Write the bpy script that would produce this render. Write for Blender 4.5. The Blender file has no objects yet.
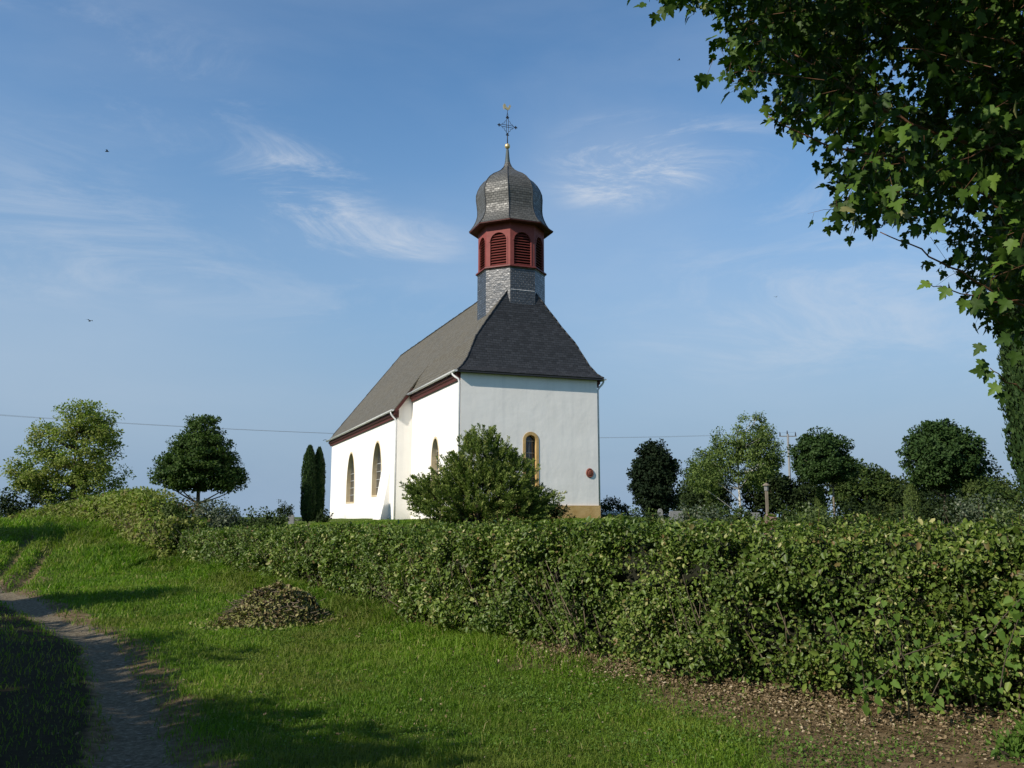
import bpy, bmesh, math, random
import numpy as np
from mathutils import Vector, geometry

random.seed(7)
rng = np.random.default_rng(7)
R = math.radians
sc = bpy.context.scene
COL = sc.collection

# ------------------------------------------------------------------ camera, light, exposure
F = 870.0
PITCH = math.atan(131 / F)
CP, SP = math.cos(PITCH), math.sin(PITCH)
cam = bpy.data.cameras.new('camera')
cam.sensor_width = 36.0
cam.lens = 36.0 * F / 1024.0
cam.clip_start = 0.05
cam.clip_end = 8000
cam_o = bpy.data.objects.new('camera', cam)
COL.objects.link(cam_o)
cam_o.location = (0, 0, 0)                     # the eye is the origin; the ground lies 1.6 m lower
cam_o.rotation_euler = (math.pi / 2 + PITCH, 0, 0)
sc.camera = cam_o

SUN_EL = 34.0
SUN_H = (-0.787, -0.617)                       # horizontal direction towards the sun
sun_vec = Vector((SUN_H[0] * math.cos(R(SUN_EL)), SUN_H[1] * math.cos(R(SUN_EL)), math.sin(R(SUN_EL))))
sun = bpy.data.lights.new('sun', 'SUN')
sun.energy = 5.0
sun.angle = R(0.5)
sun.color = (1.0, 0.93, 0.82)
sun_o = bpy.data.objects.new('sun', sun)
COL.objects.link(sun_o)
sun_o.rotation_euler = sun_vec.to_track_quat('Z', 'Y').to_euler()

world = bpy.data.worlds.new('World')
sc.world = world
world.use_nodes = True
wn, wl = world.node_tree.nodes, world.node_tree.links
wn.clear()
w_out = wn.new('ShaderNodeOutputWorld')
w_bg = wn.new('ShaderNodeBackground')
w_bg.inputs['Strength'].default_value = 0.12
sky = wn.new('ShaderNodeTexSky')
sky.sky_type = 'NISHITA'
sky.sun_disc = False
sky.sun_elevation = R(SUN_EL)
sky.sun_rotation = math.atan2(SUN_H[0], SUN_H[1])
sky.air_density = 1.0
sky.dust_density = 0.2
sky.ozone_density = 1.6
tc = wn.new('ShaderNodeTexCoord')
def wmap(scale, rot, loc=(0, 0, 0)):
    m = wn.new('ShaderNodeMapping')
    m.inputs['Scale'].default_value = scale
    m.inputs['Rotation'].default_value = rot
    m.inputs['Location'].default_value = loc
    wl.new(tc.outputs['Generated'], m.inputs['Vector'])
    return m
def wnoise(m, s, d, r, dist=0.0):
    n = wn.new('ShaderNodeTexNoise')
    n.inputs['Scale'].default_value = s
    n.inputs['Detail'].default_value = d
    n.inputs['Roughness'].default_value = r
    n.inputs['Distortion'].default_value = dist
    wl.new(m.outputs['Vector'], n.inputs['Vector'])
    return n
def wramp(src, a, b):
    m = wn.new('ShaderNodeMapRange')
    m.interpolation_type = 'SMOOTHSTEP'
    m.inputs['From Min'].default_value = a
    m.inputs['From Max'].default_value = b
    wl.new(src, m.inputs['Value'])
    return m.outputs['Result']
def wmath(op, a, b):
    m = wn.new('ShaderNodeMath')
    m.operation = op
    for i, v in enumerate((a, b)):
        if isinstance(v, (int, float)):
            m.inputs[i].default_value = v
        else:
            wl.new(v, m.inputs[i])
    return m.outputs[0]
def skyblob(px, py, w, h, soft=0.2):
    """a soft patch of sky around one direction (w, h: its angular half size)"""
    dx, dy = (px - 512) / F, (384 - py) / F
    v = Vector((dx, CP - dy * SP, SP + dy * CP)).normalized()
    m = wmap((1 / w, 0.6, 1 / h), (0, 0, 0), (-v.x / w, -0.6 * v.y, -v.z / h))
    ln = wn.new('ShaderNodeVectorMath')
    ln.operation = 'LENGTH'
    wl.new(m.outputs['Vector'], ln.inputs[0])
    return wramp(ln.outputs['Value'], 1.0, soft)
wisp = wramp(wnoise(wmap((1.2, 1.0, 4.4), (0, R(-13), 0), (3.4, 0.4, 1.7)), 3.6, 10, 0.70, 0.8).outputs['Fac'], 0.42, 0.74)
soft = wramp(wnoise(wmap((1, 1, 2.6), (0, R(-10), 0), (1.3, 5.2, 2.0)), 2.4, 7, 0.55, 0.4).outputs['Fac'], 0.34, 0.72)
cl = wmath('MULTIPLY', soft, 0.11)
for px, py, w, h, k in ((622, 165, 0.115, 0.060, 1.5), (690, 150, 0.10, 0.04, 0.8), (305, 185, 0.10, 0.06, 0.9), (370, 240, 0.15, 0.045, 0.62), (110, 80, 0.24, 0.09, 0.35), (40, 230, 0.26, 0.10, 0.32), (860, 300, 0.36, 0.14, 0.32), (330, 300, 0.24, 0.06, 0.22), (800, 170, 0.15, 0.08, 0.4)):
    cl = wmath('ADD', cl, wmath('MULTIPLY', wmath('MULTIPLY', skyblob(px, py, w, h), wisp), k))
for px, py, w, h, k in ((760, 330, 0.36, 0.17, 0.12), (0, 350, 0.42, 0.17, 0.20), (620, 180, 0.2, 0.09, 0.16), (480, 240, 0.35, 0.08, 0.06)):
    cl = wmath('ADD', cl, wmath('MULTIPLY', skyblob(px, py, w, h, 0.0), k))
cl = wmath('MINIMUM', cl, 0.8)
mixc = wn.new('ShaderNodeMix')
mixc.data_type = 'RGBA'
mixc.inputs['B'].default_value = (4.6, 5.0, 5.6, 1)
wl.new(cl, mixc.inputs['Factor'])
wl.new(sky.outputs['Color'], mixc.inputs['A'])
sepw = wn.new('ShaderNodeSeparateXYZ')
wl.new(tc.outputs['Generated'], sepw.inputs[0])
hz = wramp(sepw.outputs['Z'], 0.50, 0.0)
tint = wn.new('ShaderNodeVectorMath')
tint.operation = 'MULTIPLY'
tint.inputs[1].default_value = (0.72, 1.0, 1.15)
wl.new(sky.outputs['Color'], tint.inputs[0])
mixh = wn.new('ShaderNodeMix')
mixh.data_type = 'RGBA'
mixh.inputs['B'].default_value = (2.0, 2.85, 3.95, 1)
wl.new(hz, mixh.inputs['Factor'])
wl.new(tint.outputs[0], mixh.inputs['A'])
wl.new(mixh.outputs['Result'], mixc.inputs['A'])
wl.new(mixc.outputs['Result'], w_bg.inputs['Color'])
wl.new(w_bg.outputs['Background'], w_out.inputs['Surface'])

sc.view_settings.view_transform = 'Standard'
sc.view_settings.look = 'None'
sc.view_settings.exposure = 0.2
sc.view_settings.gamma = 1
sc.view_settings.use_curve_mapping = False

# ------------------------------------------------------------------ pixel helper: direction of a photo point at a real depth
def at(px, py, y):
    dx, dy = (px - 512) / F, (384 - py) / F
    w = (dx, CP - dy * SP, SP + dy * CP)
    k = y / w[1]
    return np.array((w[0] * k, y, w[2] * k))
def atz(px, py, z):
    dx, dy = (px - 512) / F, (384 - py) / F
    w = (dx, CP - dy * SP, SP + dy * CP)
    k = z / w[2]
    return np.array((w[0] * k, w[1] * k, z))

# ------------------------------------------------------------------ numpy noise
def _hash(ix, iy, iz, seed):
    h = (ix * 374761393 + iy * 668265263 + iz * 2147483647 + seed * 1274126177) & 0xFFFFFFFF
    h = ((h ^ (h >> 13)) * 1274126177) & 0xFFFFFFFF
    h = (h ^ (h >> 16)) & 0xFFFFFFFF
    return h / 4294967295.0
def noise3(p, s=1.0, seed=0):
    p = np.asarray(p, float) * s
    if p.shape[-1] == 2:
        p = np.concatenate([p, np.zeros(p.shape[:-1] + (1,))], -1)
    i = np.floor(p).astype(np.int64)
    f = p - i
    f = f * f * (3 - 2 * f)
    x, y, z = i[..., 0], i[..., 1], i[..., 2]
    r = 0
    for a in (0, 1):
        for b in (0, 1):
            for c in (0, 1):
                w = (f[..., 0] if a else 1 - f[..., 0]) * (f[..., 1] if b else 1 - f[..., 1]) * (f[..., 2] if c else 1 - f[..., 2])
                r = r + w * _hash(x + a, y + b, z + c, seed)
    return r * 2 - 1
def fbm(p, s=1.0, seed=0, o=3):
    r, a, t = 0, 1.0, 0
    for k in range(o):
        r = r + a * noise3(p, s * 2 ** k, seed + k * 17)
        t += a
        a *= 0.5
    return r / t
def sstep(a, b, x):
    t = np.clip((x - a) / (b - a), 0, 1)
    return t * t * (3 - 2 * t)
def unit(v):
    return v / np.maximum(np.linalg.norm(v, axis=-1, keepdims=True), 1e-9)

# ------------------------------------------------------------------ materials
def newmat(name):
    m = bpy.data.materials.new(name)
    m.use_nodes = True
    nt = m.node_tree
    nt.nodes.clear()
    out = nt.nodes.new('ShaderNodeOutputMaterial')
    return m, nt, out
def N(nt, t, **kw):
    n = nt.nodes.new(t)
    for k, v in kw.items():
        if k.startswith('i_'):
            key = k[2:]
            key = int(key) if key.isdigit() else key.replace('_', ' ')
            n.inputs[key].default_value = v
        else:
            setattr(n, k, v)
    return n
def ramp(nt, src, stops):
    r = nt.nodes.new('ShaderNodeValToRGB')
    e = r.color_ramp.elements
    while len(e) > 1:
        e.remove(e[-1])
    e[0].position, e[0].color = stops[0][0], (*stops[0][1], 1)
    for p, c in stops[1:]:
        q = e.new(p)
        q.color = (*c, 1)
    nt.links.new(src, r.inputs['Fac'])
    return r.outputs['Color']
def mixcol(nt, fac, a, b, mode='MIX'):
    m = nt.nodes.new('ShaderNodeMix')
    m.data_type = 'RGBA'
    m.blend_type = mode
    for key, v in (('Factor', fac), ('A', a), ('B', b)):
        if hasattr(v, 'is_output'):
            nt.links.new(v, m.inputs[key])
        elif key == 'Factor':
            m.inputs[key].default_value = v
        else:
            m.inputs[key].default_value = (*v, 1)
    return m.outputs['Result']
def mapr(nt, src, a, b, c=0.0, d=1.0):
    m = N(nt, 'ShaderNodeMapRange')
    m.inputs['From Min'].default_value = a
    m.inputs['From Max'].default_value = b
    m.inputs['To Min'].default_value = c
    m.inputs['To Max'].default_value = d
    nt.links.new(src, m.inputs['Value'])
    return m.outputs['Result']

def leaf_mat(name, stops, transl=0.3, rough=0.5, spec=0.35, patchcol=None, patchscale=1.2):
    """stops: colours from darkest leaf to lightest, picked per leaf; patchcol drifts whole patches."""
    m, nt, out = newmat(name)
    a = N(nt, 'ShaderNodeAttribute', attribute_name='rnd')
    col = ramp(nt, a.outputs['Fac'], stops)
    if patchcol:
        t = N(nt, 'ShaderNodeTexCoord')
        nz = N(nt, 'ShaderNodeTexNoise', i_Scale=patchscale, i_Detail=3.0)
        nt.links.new(t.outputs['Object'], nz.inputs['Vector'])
        col = mixcol(nt, mapr(nt, nz.outputs['Fac'], 0.45, 0.68, 0.0, 0.75), col, patchcol)
    p = N(nt, 'ShaderNodeBsdfPrincipled', i_Roughness=rough)
    p.inputs['Specular IOR Level'].default_value = spec
    nt.links.new(col, p.inputs['Base Color'])
    tr = N(nt, 'ShaderNodeBsdfTranslucent')
    nt.links.new(mixcol(nt, 1.0, col, (1.0, 1.35, 0.45), 'MULTIPLY'), tr.inputs['Color'])
    mx = N(nt, 'ShaderNodeMixShader', i_Fac=transl)
    nt.links.new(p.outputs[0], mx.inputs[1])
    nt.links.new(tr.outputs[0], mx.inputs[2])
    nt.links.new(mx.outputs[0], out.inputs['Surface'])
    return m
def plain_mat(name, c1, c2, scale=3.0, rough=0.8, bump=0.0, bscale=None, spec=0.3, metal=0.0, detail=5.0, stretch=(1, 1, 1)):
    m, nt, out = newmat(name)
    t = N(nt, 'ShaderNodeTexCoord')
    mp = N(nt, 'ShaderNodeMapping')
    mp.inputs['Scale'].default_value = stretch
    nt.links.new(t.outputs['Object'], mp.inputs['Vector'])
    nz = N(nt, 'ShaderNodeTexNoise', i_Scale=scale, i_Detail=detail, i_Roughness=0.6)
    nt.links.new(mp.outputs[0], nz.inputs['Vector'])
    p = N(nt, 'ShaderNodeBsdfPrincipled', i_Roughness=rough, i_Metallic=metal)
    p.inputs['Specular IOR Level'].default_value = spec
    nt.links.new(mixcol(nt, mapr(nt, nz.outputs['Fac'], 0.3, 0.7), c1, c2), p.inputs['Base Color'])
    if bump:
        n2 = N(nt, 'ShaderNodeTexNoise', i_Scale=bscale or scale * 4, i_Detail=6.0)
        nt.links.new(mp.outputs[0], n2.inputs['Vector'])
        b = N(nt, 'ShaderNodeBump', i_Strength=bump, i_Distance=0.03)
        nt.links.new(n2.outputs['Fac'], b.inputs['Height'])
        nt.links.new(b.outputs[0], p.inputs['Normal'])
    nt.links.new(p.outputs[0], out.inputs['Surface'])
    return m
def slate_mat(name, dark, light, moss=None, mossamt=0.0, rough=0.42, bw=0.28, bh=0.15, spec=0.5):
    m, nt, out = newmat(name)
    uv = N(nt, 'ShaderNodeUVMap')
    nzd = N(nt, 'ShaderNodeTexNoise', i_Scale=1.5, i_Detail=2.0)
    nt.links.new(uv.outputs[0], nzd.inputs['Vector'])
    vm = N(nt, 'ShaderNodeVectorMath', operation='MULTIPLY_ADD')
    nt.links.new(nzd.outputs['Color'], vm.inputs[0])
    vm.inputs[1].default_value = (0.12, 0.10, 0)
    nt.links.new(uv.outputs[0], vm.inputs[2])
    br = N(nt, 'ShaderNodeTexBrick', offset=0.5)
    br.inputs['Scale'].default_value = 1.0
    br.inputs['Brick Width'].default_value = bw
    br.inputs['Row Height'].default_value = bh
    br.inputs['Mortar Size'].default_value = 0.012
    br.inputs['Mortar Smooth'].default_value = 0.3
    br.inputs['Color1'].default_value = (0, 0, 0, 1)
    br.inputs['Color2'].default_value = (1, 1, 1, 1)
    br.inputs['Mortar'].default_value = (0, 0, 0, 1)
    nt.links.new(vm.outputs[0], br.inputs['Vector'])
    nz = N(nt, 'ShaderNodeTexNoise', i_Scale=0.9, i_Detail=6.0, i_Roughness=0.65)
    nt.links.new(uv.outputs[0], nz.inputs['Vector'])
    c = mixcol(nt, br.outputs['Color'], dark, light)
    c = mixcol(nt, mapr(nt, nz.outputs['Fac'], 0.3, 0.7, 0.0, 0.6), c, mixcol(nt, 0.5, dark, light))
    if moss:
        n3 = N(nt, 'ShaderNodeTexNoise', i_Scale=0.5, i_Detail=8.0, i_Roughness=0.7)
        nt.links.new(uv.outputs[0], n3.inputs['Vector'])
        c = mixcol(nt, mapr(nt, n3.outputs['Fac'], 0.25, 0.75, mossamt * 0.4, mossamt), c, moss)
    c = mixcol(nt, br.outputs['Fac'], c, tuple(v * 0.4 for v in dark))
    p = N(nt, 'ShaderNodeBsdfPrincipled')
    p.inputs['Specular IOR Level'].default_value = spec
    nt.links.new(mapr(nt, br.outputs['Color'], 0, 1, rough + 0.12, rough - 0.08), p.inputs['Roughness'])
    nt.links.new(c, p.inputs['Base Color'])
    # every slate tilts a little differently
    b = N(nt, 'ShaderNodeBump', i_Strength=0.8, i_Distance=0.02)
    hm = N(nt, 'ShaderNodeMath', operation='ADD')
    nt.links.new(mapr(nt, br.outputs['Fac'], 0, 1, 0.5, 0.0), hm.inputs[0])
    nz4 = N(nt, 'ShaderNodeTexNoise', i_Scale=6.0, i_Detail=5.0)
    nt.links.new(uv.outputs[0], nz4.inputs['Vector'])
    nt.links.new(nz4.outputs['Fac'], hm.inputs[1])
    nt.links.new(hm.outputs[0], b.inputs['Height'])
    nt.links.new(b.outputs[0], p.inputs['Normal'])
    nt.links.new(p.outputs[0], out.inputs['Surface'])
    return m

def plaster_mat():
    m, nt, out = newmat('white_plaster')
    t = N(nt, 'ShaderNodeTexCoord')
    n1 = N(nt, 'ShaderNodeTexNoise', i_Scale=0.7, i_Detail=6.0, i_Roughness=0.6)
    nt.links.new(t.outputs['Object'], n1.inputs['Vector'])
    mp = N(nt, 'ShaderNodeMapping')
    mp.inputs['Scale'].default_value = (2.0, 2.0, 0.12)
    nt.links.new(t.outputs['Object'], mp.inputs['Vector'])
    n2 = N(nt, 'ShaderNodeTexNoise', i_Scale=2.0, i_Detail=5.0)
    nt.links.new(mp.outputs[0], n2.inputs['Vector'])
    c = mixcol(nt, mapr(nt, n1.outputs['Fac'], 0.3, 0.7), (0.79, 0.755, 0.695), (0.87, 0.835, 0.775))
    c = mixcol(nt, mapr(nt, n2.outputs['Fac'], 0.5, 0.75, 0, 0.35), c, (0.62, 0.61, 0.58))
    sx = N(nt, 'ShaderNodeSeparateXYZ')
    nt.links.new(t.outputs['Object'], sx.inputs[0])
    ns = N(nt, 'ShaderNodeMath', operation='MULTIPLY_ADD')
    nt.links.new(n1.outputs['Fac'], ns.inputs[0])
    ns.inputs[1].default_value = -0.9
    nt.links.new(sx.outputs['Z'], ns.inputs[2])
    c = mixcol(nt, mapr(nt, ns.outputs[0], -0.45, 0.35, 0.35, 0.0), c, (0.50, 0.48, 0.42))   # splashed dirt at the foot
    p = N(nt, 'ShaderNodeBsdfPrincipled', i_Roughness=0.9)
    p.inputs['Specular IOR Level'].default_value = 0.15
    nt.links.new(c, p.inputs['Base Color'])
    n3 = N(nt, 'ShaderNodeTexNoise', i_Scale=1.6, i_Detail=8.0, i_Roughness=0.6)
    nt.links.new(t.outputs['Object'], n3.inputs['Vector'])
    b = N(nt, 'ShaderNodeBump', i_Strength=0.28, i_Distance=0.06)
    nt.links.new(n3.outputs['Fac'], b.inputs['Height'])
    nt.links.new(b.outputs[0], p.inputs['Normal'])
    nt.links.new(p.outputs[0], out.inputs['Surface'])
    return m

def ground_mat():
    m, nt, out = newmat('grass_and_soil')
    t = N(nt, 'ShaderNodeTexCoord')
    def nz(s, d=5.0, r=0.6):
        n = N(nt, 'ShaderNodeTexNoise', i_Scale=s, i_Detail=d, i_Roughness=r)
        nt.links.new(t.outputs['Object'], n.inputs['Vector'])
        return n.outputs['Fac']
    g = ramp(nt, nz(0.8), [(0.3, (0.055, 0.085, 0.012)), (0.5, (0.085, 0.125, 0.016)), (0.72, (0.13, 0.15, 0.028))])
    g = mixcol(nt, mapr(nt, nz(14.0, 6), 0.3, 0.7, 0, 0.7), g, (0.028, 0.050, 0.010))
    soil = ramp(nt, nz(9.0, 8, 0.7), [(0.3, (0.062, 0.042, 0.020)), (0.5, (0.140, 0.100, 0.054)), (0.72, (0.26, 0.195, 0.115))])
    grav = ramp(nt, nz(22.0, 8, 0.75), [(0.3, (0.070, 0.055, 0.034)), (0.5, (0.160, 0.130, 0.086)), (0.72, (0.34, 0.29, 0.21))])
    a1 = N(nt, 'ShaderNodeAttribute', attribute_name='soil')
    a2 = N(nt, 'ShaderNodeAttribute', attribute_name='gravel')
    def thr(att, n, lo=0.35, hi=0.65):
        s = N(nt, 'ShaderNodeMath', operation='MULTIPLY_ADD')
        nt.links.new(n, s.inputs[0])
        s.inputs[1].default_value = 0.8
        ad = N(nt, 'ShaderNodeMath', operation='ADD')
        nt.links.new(att.outputs['Fac'], s.inputs[2])
        nt.links.new(s.outputs[0], ad.inputs[0])
        ad.inputs[1].default_value = -0.4
        return mapr(nt, ad.outputs[0], lo, hi)
    c = mixcol(nt, thr(a1, nz(5.0, 6)), g, soil)
    c = mixcol(nt, thr(a2, nz(4.0, 6)), c, grav)
    a3 = N(nt, 'ShaderNodeAttribute', attribute_name='path_shade')
    c = mixcol(nt, thr(a3, nz(3.0, 5)), c, mixcol(nt, nz(12.0, 6), (0.022, 0.019, 0.010), (0.050, 0.042, 0.024)))  # tree shade left of the rut, painted in as near-black ground
    p = N(nt, 'ShaderNodeBsdfPrincipled', i_Roughness=0.95)
    p.inputs['Specular IOR Level'].default_value = 0.05
    nt.links.new(c, p.inputs['Base Color'])
    b = N(nt, 'ShaderNodeBump', i_Strength=0.9, i_Distance=0.05)
    nt.links.new(nz(18.0, 8, 0.7), b.inputs['Height'])
    nt.links.new(b.outputs[0], p.inputs['Normal'])
    nt.links.new(p.outputs[0], out.inputs['Surface'])
    return m

M = {}
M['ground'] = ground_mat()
M['plaster'] = plaster_mat()
M['slate_lichen'] = slate_mat('lichened_slate', (0.060, 0.058, 0.050), (0.12, 0.115, 0.095), moss=(0.150, 0.124, 0.078), mossamt=0.75, rough=0.62, spec=0.25)
M['slate'] = slate_mat('slate', (0.014, 0.015, 0.017), (0.050, 0.051, 0.053), rough=0.55, spec=0.35, bw=0.24, bh=0.14)
M['slate_shaft'] = slate_mat('shaft_slate', (0.016, 0.016, 0.017), (0.055, 0.055, 0.055), rough=0.34, bw=0.20, bh=0.12, spec=1.0)
M['slate_tower'] = slate_mat('tower_slate', (0.040, 0.040, 0.038), (0.13, 0.127, 0.115), moss=(0.11, 0.10, 0.075), mossamt=0.4, rough=0.46, bw=0.20, bh=0.12, spec=0.45)
M['red'] = plain_mat('red_painted_wood', (0.18, 0.042, 0.036), (0.24, 0.060, 0.050), 4.0, 0.7)
M['louvre'] = plain_mat('dark_red_wood', (0.11, 0.024, 0.020), (0.15, 0.032, 0.026), 6.0, 0.6)
M['eave'] = plain_mat('dark_brown_board', (0.060, 0.016, 0.014), (0.10, 0.030, 0.024), 4.0, 0.7)
M['sandstone'] = plain_mat('yellow_sandstone', (0.42, 0.26, 0.09), (0.55, 0.37, 0.16), 2.5, 0.9, 0.4, 20)
M['palestone'] = plain_mat('cream_painted_stone', (0.50, 0.38, 0.22), (0.62, 0.52, 0.36), 2.5, 0.9, 0.4, 20)
M['redstone'] = plain_mat('red_stone', (0.16, 0.045, 0.03), (0.24, 0.08, 0.05), 8, 0.8, 0.4)
M['zinc'] = plain_mat('painted_zinc', (0.55, 0.56, 0.56), (0.70, 0.70, 0.69), 3, 0.45, spec=0.5)
M['lead'] = plain_mat('lead_flashing', (0.22, 0.23, 0.24), (0.50, 0.51, 0.52), 6, 0.35, 0.3, 8, 0.6)
M['iron'] = plain_mat('dark_iron', (0.012, 0.014, 0.022), (0.030, 0.032, 0.042), 6, 0.5)
M['copper'] = plain_mat('green_grey_copper', (0.035, 0.05, 0.05), (0.07, 0.09, 0.09), 6, 0.5)
M['gold'] = plain_mat('gilding', (0.75, 0.50, 0.20), (0.90, 0.66, 0.33), 6, 0.35, metal=0.7)
M['black'] = plain_mat('dark_interior', (0.006, 0.006, 0.007), (0.012, 0.012, 0.012), 2, 0.8)
M['glass'] = plain_mat('old_dark_glass', (0.018, 0.02, 0.024), (0.05, 0.055, 0.06), 3, 0.15, 0.25, 6, 0.6)
M['leading'] = plain_mat('window_bar', (0.45, 0.45, 0.43), (0.62, 0.62, 0.60), 3, 0.6)
M['bark'] = plain_mat('brown_bark', (0.035, 0.026, 0.018), (0.11, 0.085, 0.060), 8, 0.9, 0.6, 20, stretch=(1, 1, 0.3))
M['twig'] = plain_mat('reddish_twig', (0.085, 0.040, 0.020), (0.16, 0.075, 0.035), 8, 0.7, 0.3, 40)
M['birchbark'] = plain_mat('white_birch_bark', (0.22, 0.20, 0.17), (0.62, 0.60, 0.55), 5, 0.8, 0.3, 20, stretch=(1, 1, 3))
M['stake'] = plain_mat('weathered_wood', (0.11, 0.09, 0.065), (0.24, 0.20, 0.15), 8, 0.9, 0.4, 20, stretch=(3, 3, 0.4))
M['graystone'] = plain_mat('grey_granite', (0.11, 0.11, 0.11), (0.24, 0.24, 0.23), 30, 0.6)
M['pinkstone'] = plain_mat('pink_granite', (0.18, 0.10, 0.08), (0.30, 0.19, 0.155), 20, 0.6)
M['petal'] = plain_mat('white_petals', (0.65, 0.64, 0.60), (0.8, 0.8, 0.78), 6, 0.7)
M['bird'] = plain_mat('dark_feathers', (0.010, 0.010, 0.012), (0.03, 0.03, 0.03), 6, 0.7)

M['hedge'] = leaf_mat('hedge_leaves', [(0.0, (0.22, 0.13, 0.06)), (0.05, (0.045, 0.066, 0.010)), (0.35, (0.082, 0.130, 0.019)), (0.65, (0.130, 0.185, 0.030)), (0.88, (0.21, 0.26, 0.055)), (1.0, (0.38, 0.36, 0.15))], 0.24, 0.46, 0.28, patchcol=(0.072, 0.120, 0.022), patchscale=0.9)
M['hedge_far'] = leaf_mat('far_hedge_leaves', [(0.0, (0.14, 0.10, 0.04)), (0.15, (0.12, 0.155, 0.026)), (0.7, (0.18, 0.235, 0.042)), (1.0, (0.28, 0.30, 0.08))], 0.28, 0.6, 0.2, patchcol=(0.17, 0.16, 0.045))
M['hedgewood'] = plain_mat('grey_brown_twigs', (0.10, 0.075, 0.05), (0.24, 0.19, 0.13), 8, 0.9)
M['core'] = plain_mat('dark_core', (0.006, 0.008, 0.003), (0.016, 0.016, 0.007), 9, 0.95, 0.8, 14)  # near-black: the shade deep in the hedges is put into this colour
M['maple'] = leaf_mat('maple_leaves', [(0.0, (0.024, 0.050, 0.007)), (0.5, (0.040, 0.080, 0.010)), (0.85, (0.070, 0.125, 0.016)), (0.97, (0.10, 0.16, 0.024)), (1.0, (0.20, 0.17, 0.08))], 0.20, 0.55, 0.16)
M['shade_tree'] = leaf_mat('roadside_tree_leaves', [(0.0, (0.03, 0.055, 0.012)), (1.0, (0.06, 0.10, 0.022))], 0.2)
M['ash'] = leaf_mat('pale_green_leaves', [(0.0, (0.10, 0.145, 0.026)), (0.5, (0.17, 0.215, 0.040)), (1.0, (0.28, 0.31, 0.08))], 0.35, 0.6, 0.15, patchcol=(0.20, 0.20, 0.05), patchscale=0.5)
M['dark_tree'] = leaf_mat('deep_green_leaves', [(0.0, (0.026, 0.050, 0.010)), (0.6, (0.044, 0.080, 0.014)), (1.0, (0.085, 0.125, 0.026))], 0.22, 0.6, 0.15)
M['thuja'] = leaf_mat('thuja_sprays', [(0.0, (0.016, 0.036, 0.010)), (0.7, (0.028, 0.058, 0.014)), (1.0, (0.05, 0.085, 0.02))], 0.1, 0.6, 0.2)
M['yew'] = leaf_mat('yew_sprays', [(0.0, (0.060, 0.092, 0.016)), (0.5, (0.110, 0.155, 0.030)), (0.9, (0.19, 0.23, 0.052)), (1.0, (0.28, 0.28, 0.10))], 0.20, 0.6, 0.15)
M['globe'] = leaf_mat('globe_leaves', [(0.0, (0.020, 0.042, 0.011)), (0.6, (0.034, 0.066, 0.016)), (1.0, (0.062, 0.100, 0.028))], 0.2, 0.6, 0.12)
M['darkball'] = leaf_mat('very_dark_leaves', [(0.0, (0.007, 0.014, 0.006)), (1.0, (0.016, 0.028, 0.010))], 0.1, 0.7, 0.1)
M['birch'] = leaf_mat('birch_leaves', [(0.0, (0.060, 0.098, 0.022)), (0.6, (0.105, 0.150, 0.036)), (1.0, (0.18, 0.22, 0.06))], 0.3, 0.6, 0.12)
M['bushgreen'] = leaf_mat('bush_leaves', [(0.0, (0.024, 0.042, 0.010)), (0.6, (0.045, 0.074, 0.015)), (1.0, (0.09, 0.12, 0.030))], 0.2, 0.6, 0.12, patchcol=(0.075, 0.085, 0.025), patchscale=0.6)
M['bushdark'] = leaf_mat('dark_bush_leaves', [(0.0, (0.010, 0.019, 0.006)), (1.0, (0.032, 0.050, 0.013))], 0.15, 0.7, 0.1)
M['bushlight'] = leaf_mat('light_bush_leaves', [(0.0, (0.055, 0.085, 0.020)), (1.0, (0.13, 0.17, 0.045))], 0.25)
M['bushgrey'] = leaf_mat('grey_green_leaves', [(0.0, (0.05, 0.068, 0.035)), (0.8, (0.10, 0.125, 0.065)), (1.0, (0.3, 0.3, 0.22))], 0.2)
M['bushbrown'] = leaf_mat('autumn_leaves', [(0.0, (0.06, 0.045, 0.018)), (0.6, (0.11, 0.085, 0.030)), (1.0, (0.20, 0.13, 0.05))], 0.2)
M['bindweed'] = leaf_mat('broad_vine_leaves', [(0.0, (0.055, 0.110, 0.016)), (1.0, (0.12, 0.20, 0.035))], 0.35, 0.6, 0.15)
M['dead'] = leaf_mat('dry_leaves', [(0.0, (0.09, 0.065, 0.032)), (0.5, (0.20, 0.145, 0.080)), (0.85, (0.30, 0.225, 0.135)), (1.0, (0.42, 0.35, 0.24))], 0.1, 0.7, 0.15)
M['cuttings'] = leaf_mat('withered_cuttings', [(0.0, (0.09, 0.065, 0.03)), (0.3, (0.19, 0.145, 0.07)), (0.6, (0.14, 0.165, 0.042)), (0.85, (0.22, 0.215, 0.07)), (1.0, (0.40, 0.34, 0.19))], 0.12, 0.65, 0.2)
M['grass'] = leaf_mat('grass_blades', [(0.0, (0.065, 0.120, 0.012)), (0.5, (0.125, 0.215, 0.018)), (0.9, (0.19, 0.275, 0.030)), (0.97, (0.27, 0.26, 0.07)), (1.0, (0.42, 0.35, 0.18))], 0.42, 0.6, 0.18, patchcol=(0.155, 0.165, 0.036), patchscale=0.6)
M['clover'] = leaf_mat('clover_leaves', [(0.0, (0.055, 0.110, 0.014)), (1.0, (0.12, 0.20, 0.034))], 0.3, 0.6, 0.2)
M['farwood'] = leaf_mat('far_wood', [(0.0, (0.03, 0.042, 0.02)), (1.0, (0.06, 0.075, 0.035))], 0.1)

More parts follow.
